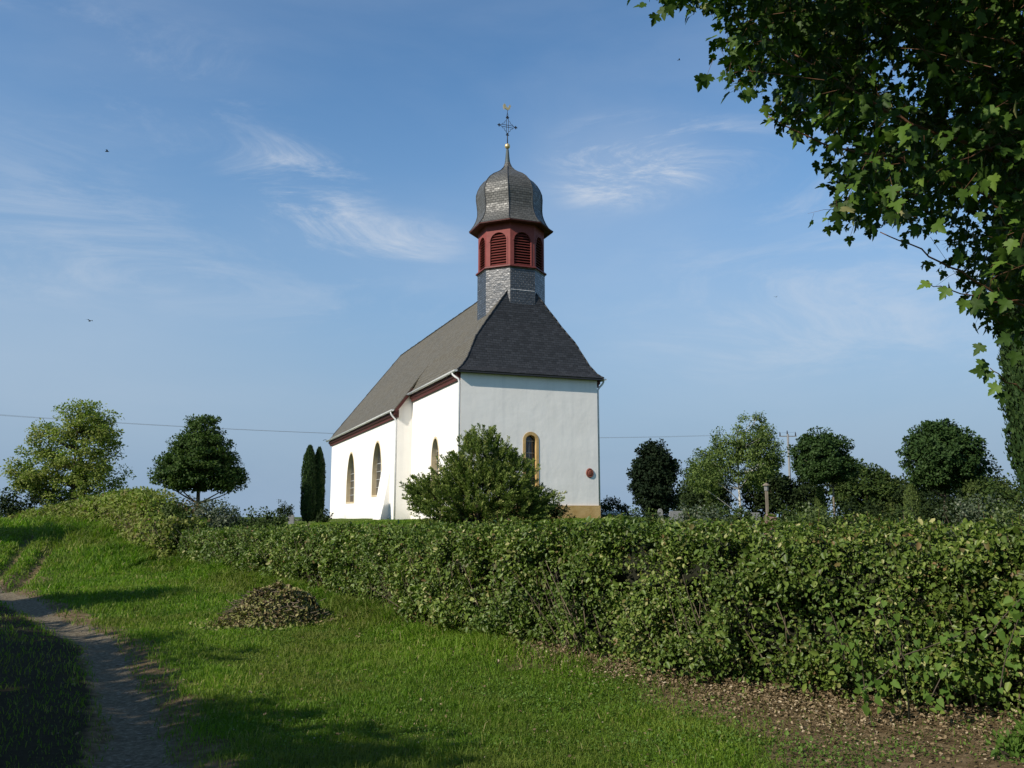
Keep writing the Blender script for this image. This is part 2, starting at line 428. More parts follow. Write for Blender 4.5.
# ------------------------------------------------------------------ object helpers
def tag(o, label=None, cat=None, group=None, kind=None):
    if label: o['label'] = label
    if cat: o['category'] = cat
    if group: o['group'] = group
    if kind: o['kind'] = kind
    return o
def thing(name, label, cat, loc, group=None, rotz=0.0):
    o = bpy.data.objects.new(name, None)
    o.empty_display_size = 0.3
    COL.objects.link(o)
    o.location = tuple(float(v) for v in loc)
    o.rotation_euler = (0, 0, rotz)
    return tag(o, label, cat, group)
def link(name, me, mat, parent=None, loc=None):
    me.name = name
    if mat is not None:
        me.materials.append(mat)
    o = bpy.data.objects.new(name, me)
    COL.objects.link(o)
    if parent: o.parent = parent
    if loc is not None: o.location = tuple(float(v) for v in loc)
    return o
class MB:
    """collects faces (with optional UVs in metres) for one mesh"""
    def __init__(self):
        self.v, self.f, self.uv, self.mi, self.sm = [], [], [], [], []
    def face(self, pts, uv=None, mi=0, smooth=False):
        b = len(self.v)
        self.v += [tuple(map(float, p)) for p in pts]
        self.f.append(tuple(range(b, b + len(pts))))
        self.uv.append(uv or [(0, 0)] * len(pts))
        self.mi.append(mi)
        self.sm.append(smooth)
    def box(self, c, h, ax=None):
        c = np.array(c, float)
        X, Y, Z = [np.array(a, float) for a in (ax or ((1, 0, 0), (0, 1, 0), (0, 0, 1)))]
        g = lambda a, b, d: c + X * h[0] * a + Y * h[1] * b + Z * h[2] * d
        for q in (((-1, -1, -1), (-1, 1, -1), (1, 1, -1), (1, -1, -1)), ((-1, -1, 1), (1, -1, 1), (1, 1, 1), (-1, 1, 1)),
                  ((-1, -1, -1), (1, -1, -1), (1, -1, 1), (-1, -1, 1)), ((1, 1, -1), (-1, 1, -1), (-1, 1, 1), (1, 1, 1)),
                  ((-1, 1, -1), (-1, -1, -1), (-1, -1, 1), (-1, 1, 1)), ((1, -1, -1), (1, 1, -1), (1, 1, 1), (1, -1, 1))):
            self.face([g(*k) for k in q])
    def tube(self, pts, rad, n=6, cap=True):
        pts = np.array(pts, float)
        if np.isscalar(rad): rad = [rad] * len(pts)
        rings = []
        t = np.gradient(pts, axis=0)
        t = unit(t)
        ref = np.array((0.0, 0, 1)) if abs(t[0][2]) < 0.9 else np.array((1.0, 0, 0))
        u = unit(np.cross(t[0], ref))
        for i in range(len(pts)):
            u = unit(u - t[i] * np.dot(u, t[i]))
            w = np.cross(t[i], u)
            rings.append([pts[i] + rad[i] * (math.cos(a) * u + math.sin(a) * w) for a in np.arange(n) * 2 * math.pi / n])
        b = len(self.v)
        for r in rings:
            self.v += [tuple(p) for p in r]
        for i in range(len(pts) - 1):
            for k in range(n):
                a, c = b + i * n + k, b + i * n + (k + 1) % n
                self.f.append((a, c, c + n, a + n)); self.uv.append([(0, 0)] * 4); self.mi.append(0); self.sm.append(True)
        if cap:
            self.f.append(tuple(b + k for k in range(n))[::-1]); self.uv.append([(0, 0)] * n); self.mi.append(0); self.sm.append(False)
            e = b + (len(pts) - 1) * n
            self.f.append(tuple(e + k for k in range(n))); self.uv.append([(0, 0)] * n); self.mi.append(0); self.sm.append(False)
    def lathe(self, prof, n=16, c=(0, 0, 0)):
        for (r0, z0), (r1, z1) in zip(prof, prof[1:]):
            for k in range(n):
                a, b = 2 * math.pi * k / n, 2 * math.pi * (k + 1) / n
                q = [(c[0] + r0 * math.cos(a), c[1] + r0 * math.sin(a), c[2] + z0), (c[0] + r0 * math.cos(b), c[1] + r0 * math.sin(b), c[2] + z0),
                     (c[0] + r1 * math.cos(b), c[1] + r1 * math.sin(b), c[2] + z1), (c[0] + r1 * math.cos(a), c[1] + r1 * math.sin(a), c[2] + z1)]
                if r0 < 1e-6: q = q[1:]
                elif r1 < 1e-6: q = q[:3]
                self.face(q, smooth=True)
    def build(self, name, mat, parent=None, loc=None, mats=None, merge=False):
        me = bpy.data.meshes.new(name)
        me.from_pydata(self.v, [], self.f)
        uvl = me.uv_layers.new(name='UVMap')
        flat = [c for u in self.uv for p in u for c in p]
        uvl.data.foreach_set('uv', flat)
        me.polygons.foreach_set('material_index', self.mi)
        me.polygons.foreach_set('use_smooth', self.sm)
        if merge:
            bm = bmesh.new(); bm.from_mesh(me)
            bmesh.ops.remove_doubles(bm, verts=bm.verts, dist=0.0005)
            bmesh.ops.recalc_face_normals(bm, faces=bm.faces)
            bm.to_mesh(me); bm.free()
        me.update()
        o = link(name, me, mat, parent, loc)
        for m in (mats or []): me.materials.append(m)
        return o
def npmesh(name, V, Fq, k, rnd=None, smooth=False):
    """V (n,3); Fq flat indices; k: vertices per face (int) or array of loop totals"""
    me = bpy.data.meshes.new(name)
    nf = len(Fq) // k if np.isscalar(k) else len(k)
    tot = np.full(nf, k, np.int32) if np.isscalar(k) else np.asarray(k, np.int32)
    st = np.concatenate([[0], np.cumsum(tot)[:-1]]).astype(np.int32)
    me.vertices.add(len(V)); me.vertices.foreach_set('co', np.asarray(V, np.float32).ravel())
    me.loops.add(len(Fq)); me.loops.foreach_set('vertex_index', np.asarray(Fq, np.int32))
    me.polygons.add(nf); me.polygons.foreach_set('loop_start', st); me.polygons.foreach_set('loop_total', tot)
    if smooth: me.polygons.foreach_set('use_smooth', np.ones(nf, bool))
    me.update(calc_edges=True)
    if rnd is not None:
        a = me.attributes.new('rnd', 'FLOAT', 'FACE')
        a.data.foreach_set('value', np.asarray(rnd, np.float32))
    return me

# leaf shapes: (along, across, lift) for unit length, and faces
T_OVAL = ([(0, 0, 0), (0.28, 0.29, 0.11), (0.72, 0.24, 0.05), (1, 0, -0.14), (0.72, -0.24, 0.05), (0.28, -0.29, 0.11)], [(0, 1, 2, 3), (0, 3, 4, 5)])
T_DIAM = ([(0, 0, 0), (0.5, 0.33, 0.04), (1, 0, -0.05), (0.5, -0.33, 0.04)], [(0, 1, 2, 3)])
T_SLIM = ([(0, 0, 0), (0.5, 0.13, 0.0), (1, 0, -0.04), (0.5, -0.13, 0.0)], [(0, 1, 2, 3)])
T_SPRAY = ([(0, 0, 0), (0.45, 0.30, 0.02), (0.6, 0.10, 0.0), (1, 0, -0.08), (0.6, -0.10, 0), (0.45, -0.30, 0.02)], [(0, 1, 2), (0, 2, 3, 4), (0, 4, 5)])
def _maple():
    half = [(0.0, 0.02), (-0.06, 0.20), (0.02, 0.34), (0.16, 0.30), (0.17, 0.44), (0.36, 0.58), (0.40, 0.42), (0.50, 0.46), (0.50, 0.28), (0.46, 0.16), (0.66, 0.24), (0.72, 0.16), (0.84, 0.12)]
    pts = half + [(1.0, 0.0)] + [(a, -b) for a, b in reversed(half)]
    v = [(0.30, 0, -0.02)] + [(a, b, 0.26 * abs(b) - 0.30 * max(0, a - 0.35) ** 1.3 - 0.25 * max(0, abs(b) - 0.3)) for a, b in pts]
    n = len(pts)
    return v, [(0, i + 1, i + 2) for i in range(n - 1)] + [(0, n, 1)]
T_MAPLE = _maple()
T_VINE = ([(0, 0, 0), (-0.12, 0.28, 0.03), (0.15, 0.42, 0.05), (0.6, 0.26, 0.03), (1, 0, -0.1), (0.6, -0.26, 0.03), (0.15, -0.42, 0.05), (-0.12, -0.28, 0.03)], [(0, 1, 2, 3, 4), (0, 4, 5, 6, 7)])

def leaves(name, P, Nn, D, size, tmpl, rnd=None, width=1.0):
    """a mesh of many leaves: P base points, Nn face normals, D leaf axis, size lengths"""
    P = np.asarray(P, float); n = len(P)
    D = unit(np.asarray(D, float)); Nn = np.asarray(Nn, float)
    Nn = unit(Nn - D * np.sum(Nn * D, -1, keepdims=True))
    S = np.cross(Nn, D)
    tv, tf = np.array(tmpl[0], float), tmpl[1]
    size = np.broadcast_to(np.asarray(size, float), (n,))[:, None, None]
    V = P[:, None, :] + size * (tv[None, :, 0:1] * D[:, None, :] + width * tv[None, :, 1:2] * S[:, None, :] + tv[None, :, 2:3] * Nn[:, None, :])
    k = len(tv)
    flat = np.array([i for f in tf for i in f])
    Fq = (np.arange(n)[:, None] * k + flat[None, :]).ravel()
    tot = np.tile([len(f) for f in tf], n)
    if rnd is None: rnd = rng.random(n)
    return npmesh(name, V.reshape(-1, 3), Fq, tot, np.repeat(rnd, len(tf)))
def rdirs(n):
    return unit(rng.normal(size=(n, 3)))

# ------------------------------------------------------------------ terrain
RP = [(11, 1.0), (8, 3.5), (5.2, 5.6), (3.1, 7.25), (1.74, 8.37), (0.61, 9.54), (-1.1, 12.0), (-3.3, 16.0), (-6.0, 20.0), (-9.0, 24.2)]   # front foot of the long hedge
LP = [(-9.7, 24.6), (-11.3, 26.6), (-12.4, 28.4), (-15.3, 33.0), (-20.5, 40.0), (-28.5, 49.5)]                                                          # front foot of the upper hedge
PATH = [(1.2, -3.0), (-0.6, 1.5), (-2.0, 5.0), (-3.4, 8.0), (-5.2, 11.4), (-8.6, 16.0), (-12.4, 20.6), (-17.0, 24.2), (-26.0, 29.0), (-45.0, 38.0)]   # the right wheel rut
PATH2 = [(x - 1.75, y - 0.75) for x, y in PATH]
RUT1 = [(-10.8, 19.2), (-12.6, 23.5), (-14.0, 27.0), (-15.6, 31.0)]
RUT2 = [(-11.9, 19.8), (-13.3, 23.5), (-14.9, 27.0), (-16.7, 31.0)]
def polydist(X, Y, pl):
    d = np.full(np.shape(X), 1e9)
    for (x0, y0), (x1, y1) in zip(pl, pl[1:]):
        dx, dy = x1 - x0, y1 - y0
        t = np.clip(((X - x0) * dx + (Y - y0) * dy) / (dx * dx + dy * dy), 0, 1)
        d = np.minimum(d, np.hypot(X - x0 - t * dx, Y - y0 - t * dy))
    return d
CTRL = [(0, 0, -1.6), (0, -8, -1.7), (-6, -6, -1.7), (6, -4, -1.65), (8, 3, -1.6), (-4, 3, -1.62), (2.5, 4.5, -1.62), (0, 6, -1.62), (3.0, 7.1, -1.58), (1.7, 8.2, -1.58), (.5, 9.4, -1.57),
        (-1.2, 11.8, -1.55), (-3.4, 15.8, -1.50), (-6.1, 19.8, -1.42), (-9.1, 24, -1.32), (-3.4, 8.2, -1.62), (-5.3, 11.6, -1.60), (-9, 17, -1.58), (-12.3, 21.2, -1.46), (-8, 8, -1.62), (-14, 15, -1.62), (-25, 12, -1.6),
        (4.2, 8.6, -1.2), (2.2, 10.6, -1.1), (0.2, 14, -1.05), (-2, 18, -.95), (-6, 24, -.95), (6, 12, -.85), (3, 18, -.62), (0, 22, -.55), (-6, 28, -.62), (12, 8, -.9), (12, 14, -.75), (20, 22, -.6), (10, 24, -.5), (2, 28, -.34), (-4, 34, -.34), (-8, 38, -.38),
        (4, 38, -.22), (-3, 42, -.22), (-9, 52, -.24), (-14, 66, -.30), (8, 55, -.25), (14, 40, -.35), (30, 40, -.7), (-9.6, 25.4, -1.20), (-12, 28.2, -1.0), (-15.3, 33.2, -.62), (-20.5, 40.2, -.70), (-28.5, 49.7, -1.4),
        (-12.6, 26.0, -.98), (-15.6, 29.8, -.56), (-19.5, 34, -.26), (-24, 39, -.10), (-28, 43, -.35), (-20, 28, -.80), (-26, 33, -.50), (-17, 24, -1.12), (-30, 30, -.8), (-40, 40, -.9), (-24, 22, -1.3),
        (-14, 40, -.7), (-16, 50, -.8), (-30, 60, -1.6), (30, 10, -1.1), (40, 60, -1.2), (0, 90, -1.2), (-40, 80, -2.2), (40, 95, -2.0), (-70, 60, -2.5), (60, 30, -1.5), (-60, 0, -2.0), (0, -30, -2.0), (40, -20, -2.0), (-40, -30, -2.2)]
_C = np.array(CTRL, float)
def _tps(r2):
    return 0.5 * r2 * np.log(np.maximum(r2, 1e-12))
_n = len(_C)
_K = _tps(((_C[:, None, :2] - _C[None, :, :2]) ** 2).sum(-1)) + np.eye(_n) * 0.5
_A = np.zeros((_n + 3, _n + 3)); _A[:_n, :_n] = _K
_A[:_n, _n] = 1; _A[:_n, _n + 1:] = _C[:, :2]; _A[_n:, :_n] = _A[:_n, _n:].T
_W = np.linalg.solve(_A, np.concatenate([_C[:, 2], np.zeros(3)]))
def ground_raw(X, Y):
    X, Y = np.asarray(X, float), np.asarray(Y, float)
    z = _W[_n] + _W[_n + 1] * X + _W[_n + 2] * Y
    for i in range(_n):
        z = z + _W[i] * _tps((X - _C[i, 0]) ** 2 + (Y - _C[i, 1]) ** 2)
    return z
def masks(X, Y):
    P = np.stack([X, Y], -1)
    n1 = fbm(P, 0.9, 5); n2 = fbm(P, 2.7, 9)
    d1, d2 = polydist(X, Y, PATH), polydist(X, Y, PATH2)
    w = 0.21 + 0.13 * n1 + 0.09 * n2
    gr = np.maximum(1 - sstep(w * 0.5, w * 1.9, d1), 0.8 * (1 - sstep(w * .5, w * 1.6, d2)))
    mid = polydist(X, Y, [((a[0] + b[0]) / 2, (a[1] + b[1]) / 2) for a, b in zip(PATH, PATH2)])
    so = 0.74 * (1 - sstep(1.2, 3.6, d2 + 0.5 * n1 + 0.4 * n2)) * sstep(1.7, 1.2, d2 - d1)
    so = np.maximum(so, 0.75 * (1 - sstep(0.35, 0.95, d1 + 0.25 * n2)))
    for rut in (RUT1, RUT2):
        so = np.maximum(so, 0.66 * (1 - sstep(0.06, 0.24, polydist(X, Y, rut) + 0.08 * n1)))
    bend = np.hypot((X + 12.2) / 2.2, (Y - 20.6) / 1.6)
    so = np.maximum(so, 0.62 * (1 - sstep(0.5, 1.2, bend + 0.3 * n1)))
    dh = polydist(X, Y, RP)
    near = np.maximum(sstep(10.5, 6.5, Y), 0) * sstep(0.7, 2.3, X)
    so = np.maximum(so, (0.55 + 0.3 * near) * (1 - sstep(0.2 + 0.5 * near, 0.45 + 2.4 * near, dh + 0.5 * n1 + 0.3 * n2)))
    so = np.maximum(so, 0.85 * (1 - sstep(0.6, 1.25, np.hypot((X - 3.0) / 1.7, (Y - 6.1) / 1.1) + 0.25 * n1 + 0.2 * n2)))
    so = np.maximum(so, 0.6 * (1 - sstep(0.2, 0.8, polydist(X, Y, LP[:2]) + 0.3 * n1)))
    return gr, so, d1, d2, mid
def ground_full(X, Y, fine=True):
    X, Y = np.asarray(X, float), np.asarray(Y, float)
    r = np.hypot(X, Y)
    k = sstep(75, 150, r)
    Xc = X * np.minimum(1, 120 / np.maximum(r, 1)); Yc = Y * np.minimum(1, 120 / np.maximum(r, 1))
    z = ground_raw(Xc, Yc) * (1 - k) + k * (-3.2 - 0.0015 * np.maximum(r - 150, 0))
    if fine:
        P = np.stack([X, Y], -1)
        z = z + (1 - k) * (0.030 * fbm(P, 0.8, 3) + 0.014 * fbm(P, 3.5, 31))
        d1, d2 = polydist(X, Y, PATH), polydist(X, Y, PATH2)
        z = z - 0.07 * np.exp(-(d1 / 0.32) ** 2) - 0.06 * np.exp(-(d2 / 0.32) ** 2)
        for rut in (RUT1, RUT2):
            z = z - 0.19 * np.exp(-(polydist(X, Y, rut) / 0.20) ** 2)
    return z
def gz(x, y):
    return float(ground_full(np.array([x]), np.array([y]))[0])

def spaced(lo, a, b, hi, fine, growth=1.22):
    c = list(np.arange(a, b + 1e-6, fine))
    s, x = fine, b
    while x < hi:
        s *= growth; x += s; c.append(min(x, hi))
    s, x = fine, a
    while x > lo:
        s *= growth; x -= s; c.insert(0, max(x, lo))
    return np.array(c)
def terrain():
    xs = spaced(-2600, -22, 9, 2600, 0.14)
    ys = spaced(-400, 3, 32, 4200, 0.14, 1.15)
    X, Y = np.meshgrid(xs, ys)
    Z = ground_full(X, Y)
    gr, so, d1, d2, mid = masks(X, Y)
    nx, ny = len(xs), len(ys)
    V = np.stack([X, Y, Z], -1).reshape(-1, 3)
    i = (np.arange(ny - 1)[:, None] * nx + np.arange(nx - 1)[None, :]).ravel()
    Q = np.stack([i, i + 1, i + 1 + nx, i + nx], -1)
    cx = V[Q].mean(1)
    onpath = polydist(cx[:, 0], cx[:, 1], [((a[0] + b[0]) / 2, (a[1] + b[1]) / 2) for a, b in zip(PATH, PATH2)]) < 1.42 + 0.12 * noise3(cx[:, :2], 1.5, 4)
    onpath &= (cx[:, 1] < 40)
    for name, sel in (('ground', ~onpath), ('path', onpath)):
        q = Q[sel]
        used, inv = np.unique(q.ravel(), return_inverse=True)
        me = npmesh(name, V[used], inv, 4, smooth=True)
        pshade = 0.9 * sstep(0.12, 0.38, d1 + 0.15 * fbm(np.stack([X, Y], -1), 1.3, 15)) * sstep(1.7, 1.2, d2 - d1) * (1 - sstep(3.0, 6.0, d2)) * sstep(19, 14, Y)  # mask of the painted tree shade beside the rut
        for nm, arr in (('soil', so), ('gravel', gr), ('path_shade', pshade)):
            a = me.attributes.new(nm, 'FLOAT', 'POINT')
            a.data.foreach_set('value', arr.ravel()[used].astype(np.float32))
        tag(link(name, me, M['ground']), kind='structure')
terrain()

# ------------------------------------------------------------------ the church
CO = np.array((0.89, 40.24))                    # middle of the choir's end wall on the ground
ZB = gz(0.9, 41.0) - 0.10
CR = R(21.1)
CS = np.array((math.cos(CR), math.sin(CR)))      # along the end wall, to the right
CT = np.array((-math.sin(CR), math.cos(CR)))     # along the church, away
church = thing('church', 'small white church with steep slate roof and red belfry turret', 'church', (CO[0], CO[1], ZB), rotz=CR)
def L(s, t, z):                                  # church coordinates with z above eye level -> local
    return (s, t, z - ZB)
def hit(px, py, axis, val):
    """church (s,t,z) where the sight line through a photo point meets the plane s=val or t=val"""
    d = at(px, py, 1.0)
    n = CS if axis == 's' else CT
    k = (val + CO @ n) / (d[0] * n[0] + d[1] * n[1])
    p = d * k
    q = p[:2] - CO
    return float(q @ CS), float(q @ CT), float(p[2])
HW, HN = 3.44, 4.25                              # half widths of choir and nave
TN0, TN1 = 8.6, 29.6
ZC, ZN = 6.50, 5.62                              # wall tops
RID = 11.8
SL = 1.378
def arch(w, z0, z1, pointed=False, n=12):
    """opening outline (u, z) counter-clockwise from bottom left; z1 is the top"""
    h = w / 2
    pts = [(-h, z0), (h, z0)]
    if pointed:
        rise = w * 0.85
        for i in range(n + 1):
            a = i / n
            u = h * math.cos(a * math.pi / 2) if a < 1 else 0
            pts.append((h * (1 - a ** 1.7), z1 - rise + rise * math.sin(a * math.pi / 2) ** 0.92))
        pts += [(-u, z) for u, z in reversed(pts[3:-1])] + [(-h, z1 - rise)]
    else:
        for i in range(2 * n + 1):
            a = math.pi * i / (2 * n)
            pts.append((h * math.cos(a), z1 - h + h * math.sin(a)))
    return pts
walls = MB()
def wall_panel(outline, holes, to3):
    loops = [[Vector((u, z, 0)) for u, z in lp] for lp in [outline] + holes]
    flat = [p for lp in loops for p in lp]
    for t in geometry.tessellate_polygon(loops):
        walls.face([to3(flat[i].x, flat[i].y) for i in t])
leftch = lambda u, z: L(-HW, u, z)
leftna = lambda u, z: L(-HN, u, z)
rightch = lambda u, z: L(HW, u, z)
rightna = lambda u, z: L(HN, u, z)
front = lambda u, z: L(u, 0, z)
# windows from the photo
def win_from(px0, px1, pyt, pyb, axis, val, pad=0.0):
    a = hit(px0, (pyt + pyb) / 2, axis, val); b = hit(px1, (pyt + pyb) / 2, axis, val)
    m = (px0 + px1) / 2
    top = hit(m, pyt, axis, val)[2]; bot = hit(m, pyb, axis, val)[2]
    ia = 1 if axis == 's' else 0
    c, w = (a[ia] + b[ia]) / 2, abs(a[ia] - b[ia])
    return c, w, bot, top
wA = win_from(347.0, 354.6, 453.5, 502.0, 's', -HN)
wB = win_from(372.6, 381.6, 442.5, 495.0, 's', -HN)
wC = win_from(431.8, 438.6, 438.5, 489.0, 's', -HW)
wD = win_from(525.6, 536.2, 435.0, 489.0, 't', 0.0)
print('windows', wA, wB, wC, wD)
ZF = ZB - 0.5
def hole(w, pointed):
    c, ww, b, t = w
    return [(u + c, z) for u, z in arch(ww, b, t, pointed)]
wE = (20.4, wB[1], wB[2], wB[3]); wF = (14.6, wB[1], wB[2], wB[3])
wA2 = (wA[0] + 6.0, wA[1], wA[2], wA[3])
wins = [('s', -HN, -1, wA, True), ('s', -HN, -1, wB, True), ('s', -HW, -1, wC, True), ('t', 0, -1, wD, False)]
wins += [('s', HN, 1, wA, True), ('s', HN, 1, wB, True), ('s', HW, 1, wC, True)]
wall_panel([(-HW, ZF), (HW, ZF), (HW, ZC), (-HW, ZC)], [hole(wD, False)], front)
wall_panel([(0, ZF), (TN0, ZF), (TN0, ZC), (0, ZC)], [hole(wC, True)], leftch)
wall_panel([(0, ZF), (TN0, ZF), (TN0, ZC), (0, ZC)], [hole(wC, True)], rightch)
wall_panel([(TN0, ZF), (TN1, ZF), (TN1, ZN), (TN0, ZN)], [hole(wA, True), hole(wB, True)], leftna)
wall_panel([(TN0, ZF), (TN1, ZF), (TN1, ZN), (TN0, ZN)], [hole(wA, True), hole(wB, True)], rightna)
for s in (-1, 1):
    walls.face([L(s * HN, TN0, ZF), L(s * HW, TN0, ZF), L(s * HW, TN0, 6.80), L(s * HN, TN0, 5.66)])
walls.face([L(-HN, TN1, ZF), L(HN, TN1, ZF), L(HN, TN1, ZN), L(-HN, TN1, ZN)])
for s, hwid, z in ((0, HN, ZN - 0.01),):
    walls.face([L(-HN, TN0, z), L(HN, TN0, z), L(HN, TN1, z), L(-HN, TN1, z)])
wobj = walls.build('wall', M['plaster'], church, merge=True)
# windows: surround, bars, pane
def to3(axis, val, sgn, u, z, out):
    return L(val + sgn * out, u, z) if axis == 's' else L(u, val + sgn * out, z)
for axis, val, sgn, w, pt in wins:
    c, ww, b, t = w
    inner = [(u + c, z) for u, z in arch(ww, b, t, pt)]
    k = 0.13 if axis == 't' else 0.09
    outer = [(u + c, z) for u, z in arch(ww + 2 * k, b - k, t + k * 1.15, pt)]
    mb = MB()
    n = len(inner)
    for i in range(n):
        j = (i + 1) % n
        mb.face([to3(axis, val, sgn, *outer[i], 0.02), to3(axis, val, sgn, *outer[j], 0.02), to3(axis, val, sgn, *inner[j], 0.02), to3(axis, val, sgn, *inner[i], 0.02)])
        mb.face([to3(axis, val, sgn, *outer[i], -0.01), to3(axis, val, sgn, *outer[j], -0.01), to3(axis, val, sgn, *outer[j], 0.02), to3(axis, val, sgn, *outer[i], 0.02)])
        mb.face([to3(axis, val, sgn, *inner[i], 0.02), to3(axis, val, sgn, *inner[j], 0.02), to3(axis, val, sgn, *inner[j], -0.34), to3(axis, val, sgn, *inner[i], -0.34)])
    wo = mb.build('window', M['sandstone' if axis == 't' else 'palestone'], church, merge=True)
    pn = MB()
    pn.face([to3(axis, val, sgn, u, z, -0.26) for u, z in inner])
    pn.build('pane', M['glass'], wo)
    fr = MB()
    nb = 5
    for i in range(1, nb):
        zz = b + (t - b - ww * 0.5) * i / (nb - 1)
        p0, p1 = to3(axis, val, sgn, c - ww / 2 + 0.005, zz, -0.235), to3(axis, val, sgn, c + ww / 2 - 0.005, zz, -0.235)
        fr.tube([p0, p1], 0.022, 4)
    fr.tube([to3(axis, val, sgn, c, b, -0.235), to3(axis, val, sgn, c, t - 0.02, -0.235)], 0.012, 4)
    fr.build('bar', M['leading'], wo)
# plinth along the end wall
pl = MB()
zpl = hit(585, 505.5, 't', -0.08)[2]
pl.box(L(0, -0.02, (zpl + ZF) / 2), (HW + 0.05, 0.06, (zpl - ZF) / 2))
pl.build('plinth', M['sandstone'], church)
# buttress on the nave side, battered
bt = MB()
t0, t1 = hit(381.0, 505, 's', -HN)[1], hit(389.5, 505, 's', -HN)[1]
ztop = hit(390, 468, 's', -HN)[2]
prof = [(-HN - 0.52, ZF), (-HN - 0.48, ZB), (-HN, ztop), (-HN + 0.05, ztop), (-HN + 0.05, ZF)]
bt.face([L(s, t0, z) for s, z in prof]); bt.face([L(s, t1, z) for s, z in reversed(prof)])
for (s0, z0), (s1, z1) in zip(prof, prof[1:]):
    bt.face([L(s0, t0, z0), L(s1, t0, z1), L(s1, t1, z1), L(s0, t1, z0)])
bt.build('buttress', M['plaster'], church, merge=True)
# carved stone medallion on the end wall
ms, mt_, mz = hit(590.0, 473.0, 't', -0.03)
me_ = MB()
me_.lathe([(0, 0.07), (0.08, 0.065), (0.13, 0.03), (0.16, 0.05), (0.19, 0.03), (0.20, 0.0)], 18)
mo = me_.build('medallion', M['redstone'], church)
mo.location = L(ms, -0.005, mz); mo.rotation_euler = (math.pi / 2, 0, 0); mo.scale = (1, 1.15, 1)

# roofs
def patch_grid(mb, A, B, n=1, uv0=(0, 0), axis=None):
    """strip between polylines A and B (same length)"""
    v = [0.0]
    for i in range(1, len(A)):
        v.append(v[-1] + float(np.linalg.norm(np.array(A[i]) - np.array(A[i - 1]))))
    for i in range(len(A) - 1):
        q = [np.array(x, float) for x in (A[i], B[i], B[i + 1], A[i + 1])]
        ax = unit(np.array(axis, float)) if axis is not None else unit(q[1] - q[0])
        uv = [(float(q[0] @ ax), v[i]), (float(q[1] @ ax), v[i]), (float(q[2] @ ax), v[i + 1]), (float(q[3] @ ax), v[i + 1])]
        if np.linalg.norm(q[2] - q[3]) < 1e-4: q, uv = q[:3], uv[:3]
        if np.linalg.norm(q[0] - q[1]) < 1e-4: q, uv = q[1:], uv[1:]
        mb.face(q, uv)
navep = [(4.52, 5.62), (4.20, RID - SL * 4.20), (0, RID)]
farp = [(5.62, 29.95), (RID - SL * 4.20, 29.6), (RID, 25.6)]
chp = [(3.68, 6.50), (3.42, 6.73), (3.12, 7.12), (2.55, RID - SL * 2.55), (1.95, RID - SL * 1.95), (0.60, RID - SL * .60), (0, RID)]
hipt = [-0.28, -0.06, 0.12, 0.52, 0.82, 1.20, 1.42]
for nm, sgn, mat in (('roof_slope', -1, 'slate_lichen'), ('roof_slope', 1, 'slate_lichen')):
    mb = MB()
    A = [L(sgn * s, 8.38, z) for s, z in navep]
    B = [L(sgn * s, t, z) for (s, z), (_, t) in zip(navep, farp)]
    patch_grid(mb, A, B, axis=(0, 1, 0))
    A = [L(sgn * s, t, z) for (s, z), t in zip(chp, hipt)]
    B = [L(sgn * s, 8.5 if i < 3 else 8.38, (z, RID - SL * s - 0.24, RID - SL * s - 0.05)[i] if i < 3 else z) for i, (s, z) in enumerate(chp)]
    patch_grid(mb, A, B, axis=(0, 1, 0))
    o = mb.build(nm, M[mat], church, merge=True)
    md = o.modifiers.new('thick', 'SOLIDIFY'); md.thickness = 0.07; md.offset = -1 if sgn > 0 else -1
for nm, tt in (('hip_roof', 0), ('hip_roof', 1)):
    mb = MB()
    if tt == 0:
        A = [L(-s, t, z) for (s, z), t in zip(chp, hipt)]; B = [L(s, t, z) for (s, z), t in zip(chp, hipt)]
    else:
        A = [L(s, t, z) for (s, z), (_, t) in zip(navep, farp)]; B = [L(-s, t, z) for (s, z), (_, t) in zip(navep, farp)]
    patch_grid(mb, A, B, axis=(1, 0, 0))
    o = mb.build(nm, M['slate' if tt == 0 else 'slate_lichen'], church, merge=True)
    md = o.modifiers.new('thick', 'SOLIDIFY'); md.thickness = 0.07; md.offset = -1
# ridge and hip capping slates
rc = MB()
def jag(p0, p1, r, n):
    p0, p1 = np.array(p0), np.array(p1)
    for i in range(n):
        a, b = p0 + (p1 - p0) * i / n, p0 + (p1 - p0) * (i + 1.04) / n
        rc.tube([a + (0, 0, rng.normal() * 0.012), b + (0, 0, rng.normal() * 0.012)], r, 6)
jag(L(0, 3.9, RID + 0.01), L(0, 25.6, RID + 0.01), 0.055, 44)
rc.build('ridge_capping', M['slate'], church)
for sgn in (-1, 1):
    rc = MB()
    pts = [L(sgn * s, t, z) for (s, z), t in zip(chp, hipt)]
    for a, b in zip(pts, pts[1:]):
        d = np.linalg.norm(np.array(b) - np.array(a))
        jag(a, b, 0.035, max(2, int(d / 0.3)))
    rc.build('hip_capping', M['slate'], church)
    rc = MB()
    jag(L(sgn * 4.2, 29.6, RID - SL * 4.2), L(0, 25.6, RID), 0.045, 16)
    rc.build('hip_capping', M['slate'], church)
